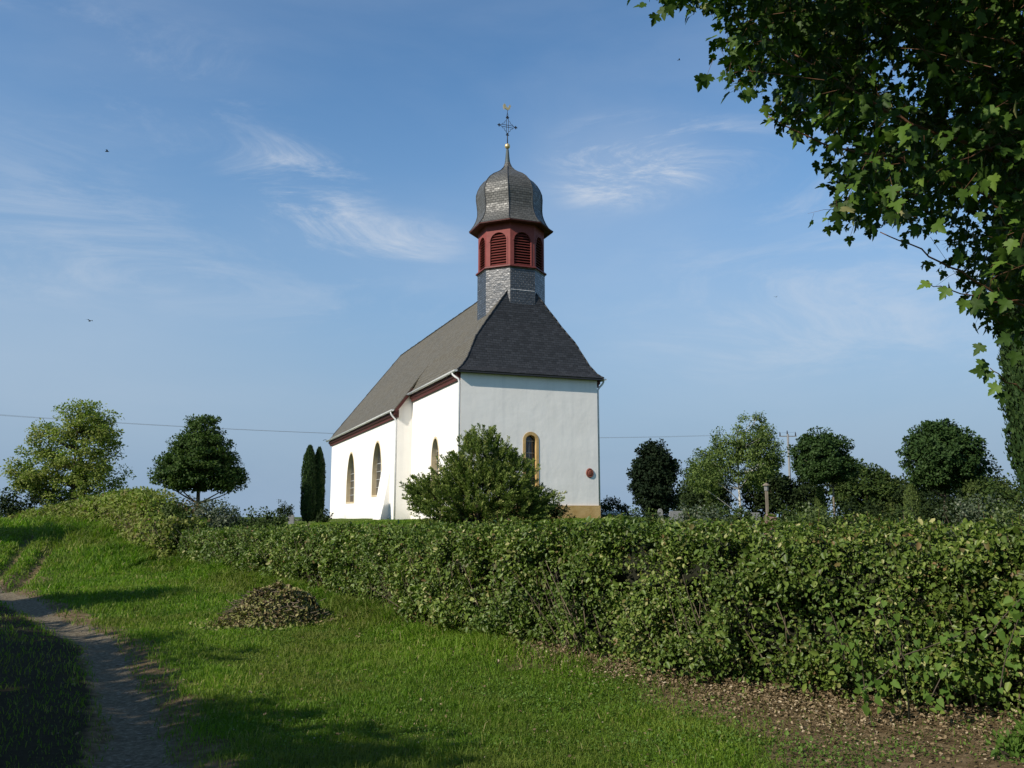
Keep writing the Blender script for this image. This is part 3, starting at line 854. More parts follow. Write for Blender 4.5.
# boarded eaves, gutters, down pipes
eb = MB()
def eave(s0, z0, s1, z1, ta, tb, sgn):
    pr = [(s0 - 0.02, z1 - 0.42), (s0 + 0.10, z1 - 0.42), (s0 + 0.12, z1 - 0.30), (s1 - 0.05, z1 - 0.24), (s1 - 0.05, z1 - 0.085), (s0 - 0.02, z1 - 0.0)]
    a = [L(sgn * s, ta, z) for s, z in pr]; b = [L(sgn * s, tb, z) for s, z in pr]
    n = len(pr)
    for i in range(n):
        j = (i + 1) % n
        eb.face([a[i], a[j], b[j], b[i]])
    eb.face(a); eb.face(b[::-1])
for sgn in (-1, 1):
    eave(HN, 5.78, 4.52, 5.62, 8.42, 29.9, sgn)
    eave(HW, 6.86, 3.68, 6.50, 0.03, 8.48, sgn)
# verge board where the nave roof steps out
    eb.face([L(sgn * 4.50, 8.375, 5.30), L(sgn * 3.5, 8.375, 6.62), L(sgn * 3.5, 8.375, 6.86), L(sgn * 4.50, 8.375, 5.56)])
    eb.face([L(sgn * 4.50, 8.375, 5.30), L(sgn * 3.5, 8.375, 6.62), L(sgn * 3.5, 8.62, 6.62), L(sgn * 4.50, 8.62, 5.30)])
eb.build('eave_board', M['eave'], church)
fb = MB()
fb.box(L(0, -0.13, 6.425), (3.58, 0.13, 0.012))
fb.box(L(0, -0.25, 6.43), (3.64, 0.012, 0.03))
fb.build('soffit', M['slate'], church)
for sgn in (-1, 1):
    for s, z, ta, tb in ((4.60, 5.60, 8.32, 29.95), (3.76, 6.48, -0.26, 8.46)):
        g = MB()
        pr = [(0.085 * math.cos(a), 0.085 * math.sin(a)) for a in np.linspace(math.pi, 2 * math.pi, 9)]
        for (a0, b0), (a1, b1) in zip(pr, pr[1:]):
            g.face([L(sgn * (s + a0), ta, z + b0), L(sgn * (s + a1), ta, z + b1), L(sgn * (s + a1), tb, z + b1), L(sgn * (s + a0), tb, z + b0)], smooth=True)
        for t_ in (ta, tb):
            g.face([L(sgn * (s + a), t_, z + b) for a, b in pr])
        g.build('gutter', M['zinc'], church, merge=True)
def pipe(pts, r=0.05):
    mb = MB(); mb.tube([L(*p) for p in pts], r, 8); mb.build('down_pipe', M['zinc'], church)
pipe([(-4.60, 8.75, 5.54), (-4.60, 8.75, 5.44), (-4.52, 8.72, 5.30), (-4.36, 8.68, 5.12), (-4.31, 8.68, 4.85), (-4.31, 8.68, ZF + .4)])
pipe([(-3.76, 0.25, 6.42), (-3.76, 0.25, 6.34), (-3.70, 0.16, 6.24), (-3.54, 0.06, 6.12), (-3.50, 0.05, 5.98), (-3.50, 0.05, ZF + .4)])
pipe([(3.76, -0.05, 6.42), (3.76, -0.05, 6.34), (3.72, 0.0, 6.24), (3.58, 0.06, 6.08), (3.52, 0.08, 5.95), (3.52, 0.08, ZF + .4)])
pipe([(4.60, 8.75, 5.54), (4.52, 8.72, 5.28), (4.36, 8.68, 5.0), (4.31, 8.68, 4.85), (4.31, 8.68, ZF + .4)])

# turret
TT = 2.60
ty = CO[1] + CT[1] * TT
tx = CO[0] + CT[0] * TT
def zpx(py, yy=ty):
    return at(512, py, yy)[2]
def octa(r, z, lean=0.0, off=22.5):
    return [(r * math.cos(R(off + 45 * k)), TT + r * math.sin(R(off + 45 * k)), z) for k in range(8)]
def octa_surface(mb, prof, leanf=lambda z: 0.0, smooth=False):
    v = 0.0
    for (r0, z0), (r1, z1) in zip(prof, prof[1:]):
        a, b = octa(r0, z0), octa(r1, z1)
        dv = math.hypot(r1 - r0, z1 - z0)
        for k in range(8):
            j = (k + 1) % 8
            w0, w1 = r0 * 0.383, r1 * 0.383
            q = [a[k], a[j], b[j], b[k]]
            q = [L(p[0] + leanf(p[2]) * CS[0], p[1] + leanf(p[2]) * CT[0], p[2]) for p in q]
            o_ = k * 3.3
            mb.face(q, [(o_ - w0, v), (o_ + w0, v), (o_ + w1, v + dv), (o_ - w1, v + dv)], smooth=smooth)
        v += dv
turret = church
sh = MB()
ZBF = 12.0
octa_surface(sh, [(1.70, 9.2), (1.70, ZBF - 0.12), (1.76, ZBF)])
sh.build('turret_shaft', M['slate_shaft'], church, merge=True)
# louvred belfry
bf = MB()
RB = 1.67
ap = RB * math.cos(R(22.5))
fw = 2 * RB * math.sin(R(22.5))
lou = []
for k in range(8):
    ang = R(45 * k)
    nrm = np.array((math.cos(ang), math.sin(ang))); tan = np.array((-math.sin(ang), math.cos(ang)))
    def T3(u, z, out=0.0, nrm=nrm, tan=tan):
        q = nrm * (ap + out) + tan * u
        return L(q[0], TT + q[1], z)
    o_w, b0, b1 = 0.88, ZBF + 0.10, 13.76
    inner = arch(o_w, b0, b1, False, 8)
    loops = [[Vector((u, z, 0)) for u, z in [(-fw / 2, ZBF), (fw / 2, ZBF), (fw / 2, 14.35), (-fw / 2, 14.35)]], [Vector((u, z, 0)) for u, z in inner]]
    flat = loops[0] + loops[1]
    for t in geometry.tessellate_polygon(loops):
        bf.face([T3(flat[i].x, flat[i].y) for i in t])
    n = len(inner)
    for i in range(n):
        j = (i + 1) % n
        bf.face([T3(*inner[i]), T3(*inner[j]), T3(*inner[j], -0.20), T3(*inner[i], -0.20)])
    # raised corner post and arch moulding
    out_ = arch(o_w + 0.14, b0 - 0.0, b1 + 0.07, False, 8)
    for i in range(1, n - 1):
        j = i + 1
        bf.face([T3(*out_[i], 0.02), T3(*out_[j], 0.02), T3(*inner[j], 0.02), T3(*inner[i], 0.02)])
        bf.face([T3(*out_[i], 0.0), T3(*out_[j], 0.0), T3(*out_[j], 0.02), T3(*out_[i], 0.02)])
    lm = MB()
    ns = 12
    for i in range(ns):
        z = b0 + 0.06 + (b1 - b0 - 0.05) * i / ns
        hw = o_w / 2 if z < b1 - o_w / 2 else math.sqrt(max(0.0, (o_w / 2) ** 2 - (z - (b1 - o_w / 2)) ** 2))
        if hw < 0.08: continue
        hw -= 0.004
        q = [T3(-hw, z - 0.03, -0.02), T3(hw, z - 0.03, -0.02), T3(hw, z + 0.07, -0.13), T3(-hw, z + 0.07, -0.13)]
        q2 = [T3(-hw, z - 0.05, -0.035), T3(hw, z - 0.05, -0.035), T3(hw, z + 0.05, -0.145), T3(-hw, z + 0.05, -0.145)]
        lm.face(q); lm.face(q2[::-1])
        lm.face([q[0], q[1], q2[1], q2[0]])
    lou.append((lm, T3, inner))
bfo = bf.build('belfry', M['red'], church, merge=True)
for lm, T3, inner in lou:
    lo_ = lm.build('louvre', M['louvre'], bfo)
ins = MB()
octa_surface(ins, [(RB - 0.26, ZBF), (RB - 0.26, 14.3)])
ins.build('dark_backing', M['black'], bfo)  # near-black sheet standing in for the dark inside of the belfry
led = MB()
octa_surface(led, [(1.74, ZBF - 0.05), (1.80, ZBF - 0.02), (1.79, ZBF + 0.05), (1.66, ZBF + 0.10)])
led.build('ledge', M['louvre'], bfo)
# flared skirt and onion dome
K = 0.0508
leanf = lambda z: -0.05 - 0.14 * min(1.0, max(0.0, (z - 14.9) / 3.2)) if z > 14.3 else 0.0
z0s = zpx(233)
sk = MB()
octa_surface(sk, [(1.60, z0s + 0.02), (2.08, z0s - 0.03)])
octa_surface(sk, [(2.08, z0s - 0.03), (2.13, z0s), (2.135, z0s + 0.05)])
sk.build('skirt_underside', M['eave'], church, merge=True)
dm = MB()
prof = [(42.2, 233), (39.0, 229.5), (36.2, 225.5), (34.0, 221.0), (32.6, 216.5), (32.3, 212), (32.7, 206), (33.2, 201), (33.0, 196), (31.2, 191), (28.6, 186.5), (25.0, 182.5), (19.8, 178.6), (13.5, 175.2), (8.4, 171.8), (5.0, 168.0), (3.2, 164.0), (2.4, 161.5)]
prof = [(a * K, zpx(b) + (0.055 if i == 0 else 0)) for i, (a, b) in enumerate(prof)]
octa_surface(dm, prof, leanf)
dm.build('onion_dome', M['slate_tower'], church, merge=True)
rb = MB()                                        # rounded slates over the eight hips of the dome
for k in range(8):
    pts = []
    for r, z in prof[:-2]:
        pts.append(L(r * math.cos(R(22.5 + 45 * k)) + leanf(z) * CS[0], TT + r * math.sin(R(22.5 + 45 * k)) + leanf(z) * CT[0], z))
    rb.tube(pts, 0.028, 5)
rb.build('dome_rib', M['slate'], church)
cxl, cyl = leanf(30) * CS[0], TT + leanf(30) * CT[0]
sp = MB()
sp.lathe([(0.15, zpx(164) - ZB), (0.11, zpx(158) - ZB), (0.075, zpx(150.5) - ZB), (0.03, zpx(148) - ZB)], 10, (cxl, cyl, 0))
sp.build('spire_rod', M['copper'], church)
ball = MB()
zb = zpx(146.3) - ZB
ball.lathe([(0.001, zb - .15), (0.07, zb - .13), (0.125, zb - .07), (0.14, zb), (0.125, zb + .07), (0.07, zb + .13), (0.001, zb + .15)], 14, (cxl, cyl, 0))
ball.build('ball_finial', M['gold'], church, merge=True)
cr = MB()
zc, zt, z_lo = zpx(126.2), zpx(113.8), zpx(143.8)
c0 = np.array((cxl, cyl, 0))
def cp(u, z):
    return (cxl + u, cyl, z - ZB)
cr.tube([cp(0, z_lo), cp(0, zpx(133))], 0.028, 6)
for d in (-0.055, 0.055):
    cr.tube([cp(d * .3, zpx(135)), cp(d, zpx(132.5)), cp(d, zpx(119)), cp(d * .3, zt)], 0.015, 5)
    cr.tube([cp(-0.40, zc + d * .3), cp(-0.30, zc + d), cp(0.30, zc + d), cp(0.40, zc + d * .3)], 0.015, 5)
cr.tube([cp(0, zt), cp(0, zpx(110.5))], 0.016, 5)
for u, z in ((-0.46, zc), (0.46, zc), (0, zpx(117.5)), (0, zpx(135.0))):
    cr.box(cp(u, z), (0.05, 0.018, 0.05), ((0.707, 0, 0.707), (0, 1, 0), (-0.707, 0, 0.707)))
    cr.box(cp(u, z), (0.085, 0.016, 0.022)); cr.box(cp(u, z), (0.022, 0.016, 0.085))
for a in range(4):                                # curls between the arms
    sx, sz = (1, 1, -1, -1)[a], (1, -1, 1, -1)[a]
    cr.tube([cp(sx * 0.06, zc + sz * 0.30), cp(sx * 0.15, zc + sz * 0.25), cp(sx * 0.17, zc + sz * 0.15), cp(sx * 0.26, zc + sz * 0.13), cp(sx * 0.31, zc + sz * 0.06)], 0.012, 5)
cr.build('iron_cross', M['iron'], church)
ro = MB()                                          # gilded weathercock
zr = zpx(110.0)
outl = [(-0.02, 0), (0.05, 0.00), (0.12, 0.07), (0.14, 0.18), (0.17, 0.20), (0.14, 0.23), (0.13, 0.29), (0.10, 0.26), (0.07, 0.23), (0.06, 0.14), (0.0, 0.11), (-0.07, 0.17), (-0.10, 0.27), (-0.17, 0.29), (-0.21, 0.20), (-0.20, 0.08), (-0.16, -0.02), (-0.14, 0.08), (-0.08, 0.03)]
for o_ in (-0.022, 0.022):
    f_ = [(cxl + u * 1.15, cyl + o_, zr - ZB + z * 1.1) for u, z in outl]
    loops = [[Vector((u, z, 0)) for u, z in outl]]
    for t in geometry.tessellate_polygon(loops):
        ro.face([f_[i] for i in t])
for i in range(len(outl)):
    a, b = outl[i], outl[(i + 1) % len(outl)]
    ro.face([(cxl + a[0] * 1.15, cyl - .022, zr - ZB + a[1] * 1.1), (cxl + b[0] * 1.15, cyl - .022, zr - ZB + b[1] * 1.1), (cxl + b[0] * 1.15, cyl + .022, zr - ZB + b[1] * 1.1), (cxl + a[0] * 1.15, cyl + .022, zr - ZB + a[1] * 1.1)])
ro.build('weathercock', M['gold'], church, merge=True)
fl = MB()
ff = hit(530, 290.5, 't', 1.02)[2]
fl.box(L(0.0, 1.05, ff), (0.62, 0.05, 0.015), ((1, 0, 0), (0, 0.6, 0.8), (0, -0.8, 0.6)))
fl.build('flashing', M['lead'], church)
br = MB()                                          # little iron bracket arm at the far eave corner
br.tube([L(-4.5, 29.8, 5.62), L(-4.75, 29.9, 5.70), L(-4.9, 29.9, 5.62)], 0.02, 5)
br.build('eave_hook', M['iron'], church)

# ------------------------------------------------------------------ vegetation builders
def trunk_mb(h, r, bends=0.05, top=0.3, seg=7):
    mb = MB()
    pts, rad = [], []
    ox = oy = 0.0
    for i in range(seg):
        f = i / (seg - 1)
        pts.append((ox, oy, -0.15 + (h + .15) * f)); rad.append(r * (1 + 0.5 * math.exp(-f * 12)) * (1 - f * (1 - top)))
        ox += rng.normal() * bends * h / seg; oy += rng.normal() * bends * h / seg
    mb.tube(pts, rad, 9)
    return mb, pts
def limb(mb, a, b, r0, r1, sag=0.15, seg=5, n=5):
    a, b = np.array(a, float), np.array(b, float)
    d = np.linalg.norm(b - a)
    mid = (a + b) / 2 + np.array((0, 0, 1)) * sag * d * -0.3 + rng.normal(size=3) * d * 0.06
    pts = [(1 - t) ** 2 * a + 2 * t * (1 - t) * mid + t * t * b for t in np.linspace(0, 1, seg)]
    mb.tube(pts, np.linspace(r0, r1, seg), n, cap=False)
def clumps(blobs, n, rough=0.25, inner=0.25, seed=0, freq=1.6):
    """points spread through ellipsoids (cx,cy,cz,rx,ry,rz), most near the surface"""
    vol = np.array([b[3] * b[4] * b[5] for b in blobs]) ** 0.75
    out, outd = [], []
    for b, m in zip(blobs, np.maximum(3, (n * vol / vol.sum()).astype(int))):
        d = rdirs(m)
        c, r = np.array(b[:3]), np.array(b[3:6])
        k = inner + (1 - inner) * rng.random(m) ** 0.5
        k = k * (1 + rough * fbm(d + c, freq, seed))
        out.append(c + d * r * k[:, None]); outd.append(unit(d / r))
    return np.concatenate(out), np.concatenate(outd)
def foliage(name, C, Dr, per, cr, size, tmpl, mat, parent, up=0.5, outw=0.7, flat=0.75, hang=0.0, width=1.0, loc=None, rnd=None):
    n = len(C)
    crs = cr * (0.6 + 0.8 * rng.random(n))
    d = rdirs(n * per)
    ci = np.repeat(np.arange(n), per)
    k = rng.random(n * per) ** 0.45
    off = d * (crs[ci] * k)[:, None]
    off[:, 2] *= flat
    P = C[ci] + off
    Nn = unit(d * 0.7 + Dr[ci] * outw + np.array((0, 0, up)) + rdirs(n * per) * 0.55)
    D = unit(d + rdirs(n * per) * 0.9 + np.array((0, 0, -hang)))
    s = size * (0.65 + 0.7 * rng.random(n * per))
    tone = rng.random(n)[ci] * 0.35 + rng.random(n * per) * 0.65
    me = leaves(name, P, Nn, D, s, tmpl, tone if rnd is None else rnd, width)
    return link(name, me, mat, parent, loc)
def limbs_to(mb, tp, C, r0, k, r1=0.008):
    """limbs from points on the trunk to some of the clumps"""
    idx = rng.choice(len(C), min(k, len(C)), replace=False)
    tp = np.array(tp)
    for i in idx:
        c = C[i]
        zz = np.clip(c[2] - 0.55 * np.linalg.norm(c[:2] - tp[0][:2]), tp[1][2], tp[-1][2])
        j = int(np.argmin(abs(tp[:, 2] - zz)))
        limb(mb, tp[j], c, r0, r1)
def tree(name, label, cat, x, y, blobs, th, tr, ncl, per, cr, size, mat, tmpl=T_DIAM, barkm='bark', rough=0.25, inner=0.3, nl=24, bends=0.04, group=None, seed=1, **kw):
    z = gz(x, y)
    o = thing(name, label, cat, (x, y, z), group)
    mb, tp = trunk_mb(th, tr, bends)
    C, Dr = clumps(blobs, ncl, rough, inner, seed)
    limbs_to(mb, tp, C, tr * 0.38, nl)
    mb.build('trunk', M[barkm], o)
    foliage('crown', C, Dr, per, cr, size, tmpl, M[mat], o, **kw)
    return o
def bush(name, label, cat, x, y, blobs, ncl, per, cr, size, mat, tmpl=T_DIAM, rough=0.3, group=None, seed=1, stems=True, **kw):
    z = gz(x, y)
    o = thing(name, label, cat, (x, y, z - 0.03), group)
    ncl = int(ncl * 1.3)
    C, Dr = clumps(blobs, ncl, rough, 0.2, seed)
    C[:, 2] = np.maximum(C[:, 2], 0.05)
    mb = MB()
    for i in rng.choice(len(C), min(14, len(C)), replace=False):
        limb(mb, (C[i][0] * 0.2, C[i][1] * 0.2, -0.05), C[i], 0.02, 0.005)
    mb.build('stems', M['bark'], o)
    foliage('foliage', C, Dr, per, cr, size, tmpl, M[mat], o, **kw)
    return o
def xat(px, y):
    """x so that a thing at depth y near eye level stands at photo column px"""
    return at(px, 500, y)[0]
def zat(py, y):
    return at(512, py, y)[2]
#@VEG
# ------------------------------------------------------------------ the two clipped hedges
def hedge(name, label, pl, width, htop, dens, size, mat, shoots, seed, closed=True, tmpl=T_OVAL):
    """pl: front foot line; htop(x, y) gives the top height (eye level = 0); the hedge spreads to the right of the walking direction"""
    pl = np.array(pl, float)
    seg = np.linalg.norm(np.diff(pl, axis=0), axis=1)
    cum = np.concatenate([[0], np.cumsum(seg)])
    T = cum[-1]
    def along(u):
        x = np.interp(u, cum, pl[:, 0]); y = np.interp(u, cum, pl[:, 1])
        e = 0.25
        dx = np.interp(u + e, cum, pl[:, 0]) - np.interp(u - e, cum, pl[:, 0])
        dy = np.interp(u + e, cum, pl[:, 1]) - np.interp(u - e, cum, pl[:, 1])
        l = np.maximum(np.hypot(dx, dy), 1e-6)
        return x, y, dx / l, dy / l
    m = along(np.array([T / 2]))
    bx, by = float(m[0][0]), float(m[1][0]); bz = gz(bx, by)
    root = thing(name, label, 'hedge', (bx, by, bz), 'clipped hedges')
    ut = np.linspace(0, T, 400)
    xt, yt, _, _ = along(ut)
    zgt = ground_full(xt, yt, False)
    # profile coordinate q: 0..1 up the front, 1..2 over the top, 2..3 down the back; two end faces
    def surf(u, q, depth):
        x, y, tx, ty = along(u)
        nx, ny = ty, -tx                        # away from the front
        # the inside is on the side away from the camera
        sgn = np.where(nx * x + ny * y > 0, 1.0, -1.0)
        nx, ny = nx * sgn, ny * sgn
        zg = np.interp(u, ut, zgt)
        zt = htop(x, y)
        H = zt - zg
        bulge = 0.13 * np.sin(np.clip(q, 0, 1) * math.pi)
        fr, tp, bk = q < 1, (q >= 1) & (q < 2), q >= 2
        r = np.where(fr, q, np.where(tp, 1.0, 3 - q))
        off = np.where(fr, -bulge + 0.10 * q, np.where(tp, 0.10 + (width - 0.2) * (q - 1), width - 0.10 * (3 - q)))
        hh = r * H
        N_ = np.where(fr[:, None], np.stack([-nx, -ny, 0.25 + 0 * nx], -1), np.where(tp[:, None], np.stack([0 * nx, 0 * nx, 1 + 0 * nx], -1), np.stack([nx, ny, 0.2 + 0 * nx], -1)))
        P = np.stack([x + nx * off, y + ny * off, zg + hh], -1)
        N_ = unit(N_)
        w = 0.14 * fbm(P, 1.0, seed) + 0.24 * fbm(P, 2.6, seed + 5) + 0.08 * noise3(P, 6.0, seed + 6)
        w = np.where(tp, np.maximum(w * 0.5, -0.04), w)
        P = P + N_ * (w - depth)[:, None]
        return P, N_, fr, tp
    # inner shell, coloured near-black so the hollows read as deep shade
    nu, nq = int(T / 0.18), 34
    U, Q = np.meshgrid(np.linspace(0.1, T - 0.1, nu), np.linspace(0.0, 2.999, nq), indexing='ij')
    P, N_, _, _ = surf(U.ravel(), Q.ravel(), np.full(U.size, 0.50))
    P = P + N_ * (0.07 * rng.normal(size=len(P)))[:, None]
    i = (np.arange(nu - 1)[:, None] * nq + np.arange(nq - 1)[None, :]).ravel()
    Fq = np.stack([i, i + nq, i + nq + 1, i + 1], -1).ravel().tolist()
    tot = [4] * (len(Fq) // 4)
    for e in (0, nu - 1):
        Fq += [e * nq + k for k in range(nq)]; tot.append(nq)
    link('dark_core', npmesh('dark_core', P - (bx, by, bz), Fq, tot), M['core'], root)
    # leaves; fewer on the back, which stays out of sight
    u0 = np.linspace(0, T, 600); x0, y0, _, _ = along(u0)
    dn = dens(np.hypot(x0, y0)); cs = np.concatenate([[0], np.cumsum((dn[1:] + dn[:-1]) / 2 * (T / 599))])
    tot_n = int(cs[-1] * (1.5 + width * 0.8 + 0.35))
    u = np.interp(rng.random(tot_n) * cs[-1], cs, u0)
    c = rng.random(tot_n)
    q = np.where(c < 0.62, rng.random(tot_n) ** 0.9 * 1.02 - 0.02, np.where(c < 0.93, 1 + rng.random(tot_n), 2 + rng.random(tot_n)))
    dep = rng.random(tot_n) ** 1.25 * 0.42 - 0.05
    P, N_, fr, tp = surf(u, q, dep)
    # gaps: thin out where a noise is low so that dark hollows open
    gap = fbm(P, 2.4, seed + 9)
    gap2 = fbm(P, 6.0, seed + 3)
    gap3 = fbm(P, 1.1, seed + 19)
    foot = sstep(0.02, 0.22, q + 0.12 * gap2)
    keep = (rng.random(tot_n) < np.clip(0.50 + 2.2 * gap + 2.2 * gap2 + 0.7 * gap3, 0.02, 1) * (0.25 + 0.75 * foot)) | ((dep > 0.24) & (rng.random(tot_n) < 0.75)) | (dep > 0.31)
    P, N_, q, tp = P[keep], N_[keep], q[keep], tp[keep]
    n = len(P)
    lv = unit(N_ * 0.75 + rdirs(n) * 0.75 + np.array((0, 0, 0.45)))
    D = unit(rdirs(n) + N_ * 0.5 + np.array((0, 0, -0.35)))
    dist = np.hypot(P[:, 0], P[:, 1])
    sz = size(dist) * (0.45 + 0.75 * rng.random(n) + 0.75 * (rng.random(n) < 0.10)) * (1 + 0.35 * fbm(P, 1.3, seed + 40))
    tone = np.clip(0.46 + 0.40 * fbm(P, 1.7, seed + 4) + rng.normal(size=n) * 0.27, 0.04, 1)
    dead = rng.random(n) < 0.03 + 0.10 * (fbm(P, 2.0, seed + 8) > 0.33)
    tone = np.where(dead, rng.random(n) * 0.04, tone)
    link('foliage', leaves('foliage', P - (bx, by, bz), lv, D, sz, tmpl, tone), M[mat], root)
    # end faces
    Pe, Ne = [], []
    for e, sg in ((0.0, -1), (T, 1)):
        k = int(dens(np.array([np.hypot(*pl[0 if e == 0 else -1])]))[0] * width * 1.5)
        qq = rng.random(k); vv = rng.random(k)
        x, y, tx, ty = along(np.array([min(max(e, 0.3), T - 0.3)]))
        nx, ny = ty, -tx
        s_ = 1.0 if nx[0] * x[0] + ny[0] * y[0] > 0 else -1.0
        zg = float(np.interp(e, ut, zgt)); H = float(htop(x, y)[0]) - zg
        k = int(k * 2.2); qq = rng.random(k); vv = rng.random(k)
        bxe, bye = np.interp(e, cum, pl[:, 0]), np.interp(e, cum, pl[:, 1])
        jit = 0.12 * rng.normal(size=k)
        Pe.append(np.stack([bxe + s_ * nx[0] * width * vv + sg * tx[0] * jit, bye + s_ * ny[0] * width * vv + sg * ty[0] * jit, zg + H * qq], -1))
        Ne.append(np.tile((sg * tx[0], sg * ty[0], 0.3), (k, 1)))
    Pe, Ne = np.concatenate(Pe), np.concatenate(Ne)
    n = len(Pe)
    link('foliage', leaves('foliage', Pe - (bx, by, bz), unit(Ne + rdirs(n) * .8), rdirs(n) + np.array((0, 0, -.4)), size(np.hypot(Pe[:, 0], Pe[:, 1])) * (0.6 + .8 * rng.random(n)), tmpl, rng.random(n)), M[mat], root)
    # twigs showing in the face, young shoots standing out of the top and the face
    tw = MB()
    for _ in range(int(T * 11)):
        uu = rng.random() ** 1.5 * T
        x, y, tx, ty = along(np.array([uu])); zg = float(np.interp(uu, ut, zgt))
        s_ = 1.0 if ty[0] * x[0] - tx[0] * y[0] > 0 else -1.0
        a = np.array((x[0] + s_ * ty[0] * 0.28, y[0] - s_ * tx[0] * 0.28, zg - 0.05))
        oo = 0.12 + .30 * rng.random(); b = a + np.array((-s_ * ty[0] * oo + rng.normal() * .16, s_ * tx[0] * oo + rng.normal() * .16, 0.35 + rng.random() * 0.8))
        limb(tw, a - (bx, by, bz), b - (bx, by, bz), 0.010, 0.003, 0, 4, 4)
    tw.build('stems', M['hedgewood'], root)
    st = MB(); SP_, SN, SD, SZ = [], [], [], []
    for _ in range(shoots):
        uu = rng.random() ** 1.3 * T
        qq = 1 + rng.random() if rng.random() < 0.6 else 0.5 + rng.random() * 0.5
        P0, N0, _, _ = surf(np.array([uu]), np.array([qq]), np.array([0.05]))
        d = unit(N0[0] + np.array((0, 0, 0.8)) + rng.normal(size=3) * 0.35)
        ln = 0.06 + rng.random() ** 2 * 0.22
        a, b = P0[0], P0[0] + d * ln + np.array((0, 0, -0.1)) * ln
        st.tube([a - (bx, by, bz), b - (bx, by, bz)], [0.003, 0.0015], 3, cap=False)
        k = int(3 + ln * 30)
        for j in range(k):
            f = (j + 0.5) / k
            SP_.append(a + (b - a) * f - (bx, by, bz)); dd = unit(d * 0.4 + rdirs(1)[0]); SD.append(dd); SN.append(np.array((0, 0, 1)) + rdirs(1)[0] * .5)
            SZ.append(float(size(np.array([np.hypot(*a[:2])]))[0]) * (1.1 - 0.4 * f))
    if SP_:
        st.build('shoot_stems', M['twig'], root)
        link('shoots', leaves('shoots', SP_, SN, SD, SZ, tmpl, 0.4 + 0.55 * rng.random(len(SP_))), M[mat], root)
    return root
def top_long(x, y):
    d = np.hypot(x, y)
    return np.interp(d, [3, 7, 9, 12, 17, 22, 27], [-0.10, -0.13, -0.15, -0.20, -0.27, -0.36, -0.48])
def top_up(x, y):
    d = np.hypot(x, y)
    return np.interp(d, [25.6, 27.2, 28.8, 31, 36, 42, 50, 58], [-0.42, 0.0, 0.58, 0.78, 0.80, 0.62, 0.30, -0.15])
hedge('hedge', 'long clipped leafy hedge running past the church lawn from the right foreground', RP, 1.05, top_long,
      lambda d: np.interp(d, [5, 8, 14, 25], [8200, 6400, 3400, 1700]), lambda d: np.interp(d, [5, 8, 14, 25], [0.044, 0.044, 0.052, 0.066]), 'hedge', 420, 21)
hedge('hedge', 'taller yellowish hedge climbing the grassy bank at the far left', LP, 1.2, top_up,
      lambda d: np.interp(d, [26, 50], [850, 420]), lambda d: np.interp(d, [26, 50], [0.095, 0.13]), 'hedge_far', 30, 51, tmpl=T_DIAM)

# bushy growth where the two hedges meet
bush('shrub', 'dark leafy overgrown clump between the two hedge ends', 'shrub', -9.4, 25.2, [(0, 0, 0.55, 0.55, 0.6, 0.65), (-0.5, 0.5, 0.75, 0.5, 0.5, 0.8)], 110, 34, 0.20, 0.085, 'bushgreen', T_OVAL)

# broad leaved vine and seedlings on the near end of the hedge
z = gz(3.4, 6.9)
vo = thing('vine', 'bright green broad-leaved vine creeping over the near end of the hedge', 'vine', (3.2, 7.0, z))
P, Nn, D, S = [], [], [], []
vm = MB()
for px0, py0, px1, py1, yy in ((870, 720, 862, 660, 6.75), (862, 690, 905, 655, 6.70), (930, 700, 955, 650, 6.45), (905, 655, 985, 625, 6.40), (1000, 690, 1022, 610, 5.95), (845, 660, 830, 610, 6.9), (985, 640, 1030, 590, 6.0), (905, 660, 880, 600, 6.6)):
    yy += 0.22
    a, b = at(px0, py0, yy), at(px1, py1, yy + 0.02)
    limb(vm, a - (3.2, 7.0, z), b - (3.2, 7.0, z), 0.005, 0.003, 0, 5, 4)
    for k in range(26):
        p = a + (b - a) * rng.random() + rng.normal(size=3) * 0.06
        P.append(p - (3.2, 7.0, z)); Nn.append(unit(np.array((-0.5, -0.7, 0.6)) + rng.normal(size=3) * 0.35)); D.append(unit(np.array((0, -0.1, -0.8)) + rng.normal(size=3) * 0.5)); S.append(0.035 + rng.random() * 0.035)
vm.build('stem', M['bushstem'] if 'bushstem' in M else M['bark'], vo)
link('leaves', leaves('leaves', P, Nn, D, S, T_VINE), M['bindweed'], vo)

# brown heap of hedge cuttings on the grass
c = atz(274, 622, -1.50)
hx, hy = float(c[0]) - 0.20, float(c[1]) + 0.7
hz_ = gz(hx, hy)
heap = thing('brush_heap', 'low heap of brown withered hedge cuttings on the grass', 'brush heap', (hx, hy, hz_))
n = 9000
u_, v_ = rng.random(n) ** 0.5, rng.random(n) * 2 * math.pi
X, Y = u_ * np.cos(v_), u_ * np.sin(v_)
hh = (1 - u_ ** 1.7) * 0.52 * (1 + 0.45 * fbm(np.stack([X, Y], -1), 3.0, 2)) + 0.02
Pq = np.stack([X * 0.80 + 0.10 * hh, Y * 0.55, hh * (1 - 0.25 * rng.random(n) ** 2)], -1)
link('leaves', leaves('leaves', Pq, unit(np.stack([X, Y, 0.8 + 0 * X], -1) + rdirs(n) * 0.8), rdirs(n), 0.035 + 0.05 * rng.random(n), T_OVAL), M['cuttings'], heap)
ns_ = 900
rs_ = 1 + 0.28 * abs(rng.normal(size=ns_)); as_ = rng.random(ns_) * 2 * math.pi
Xs_, Ys_ = rs_ * np.cos(as_) * 0.82, rs_ * np.sin(as_) * 0.56
link('scattered_cuttings', leaves('scattered_cuttings', np.stack([Xs_, Ys_, ground_full(Xs_ + hx, Ys_ + hy) - hz_ + 0.02], -1), rdirs(ns_) + np.array((0, 0, 1)), rdirs(ns_), 0.04 + 0.04 * rng.random(ns_), T_OVAL), M['cuttings'], heap)
hm = MB()
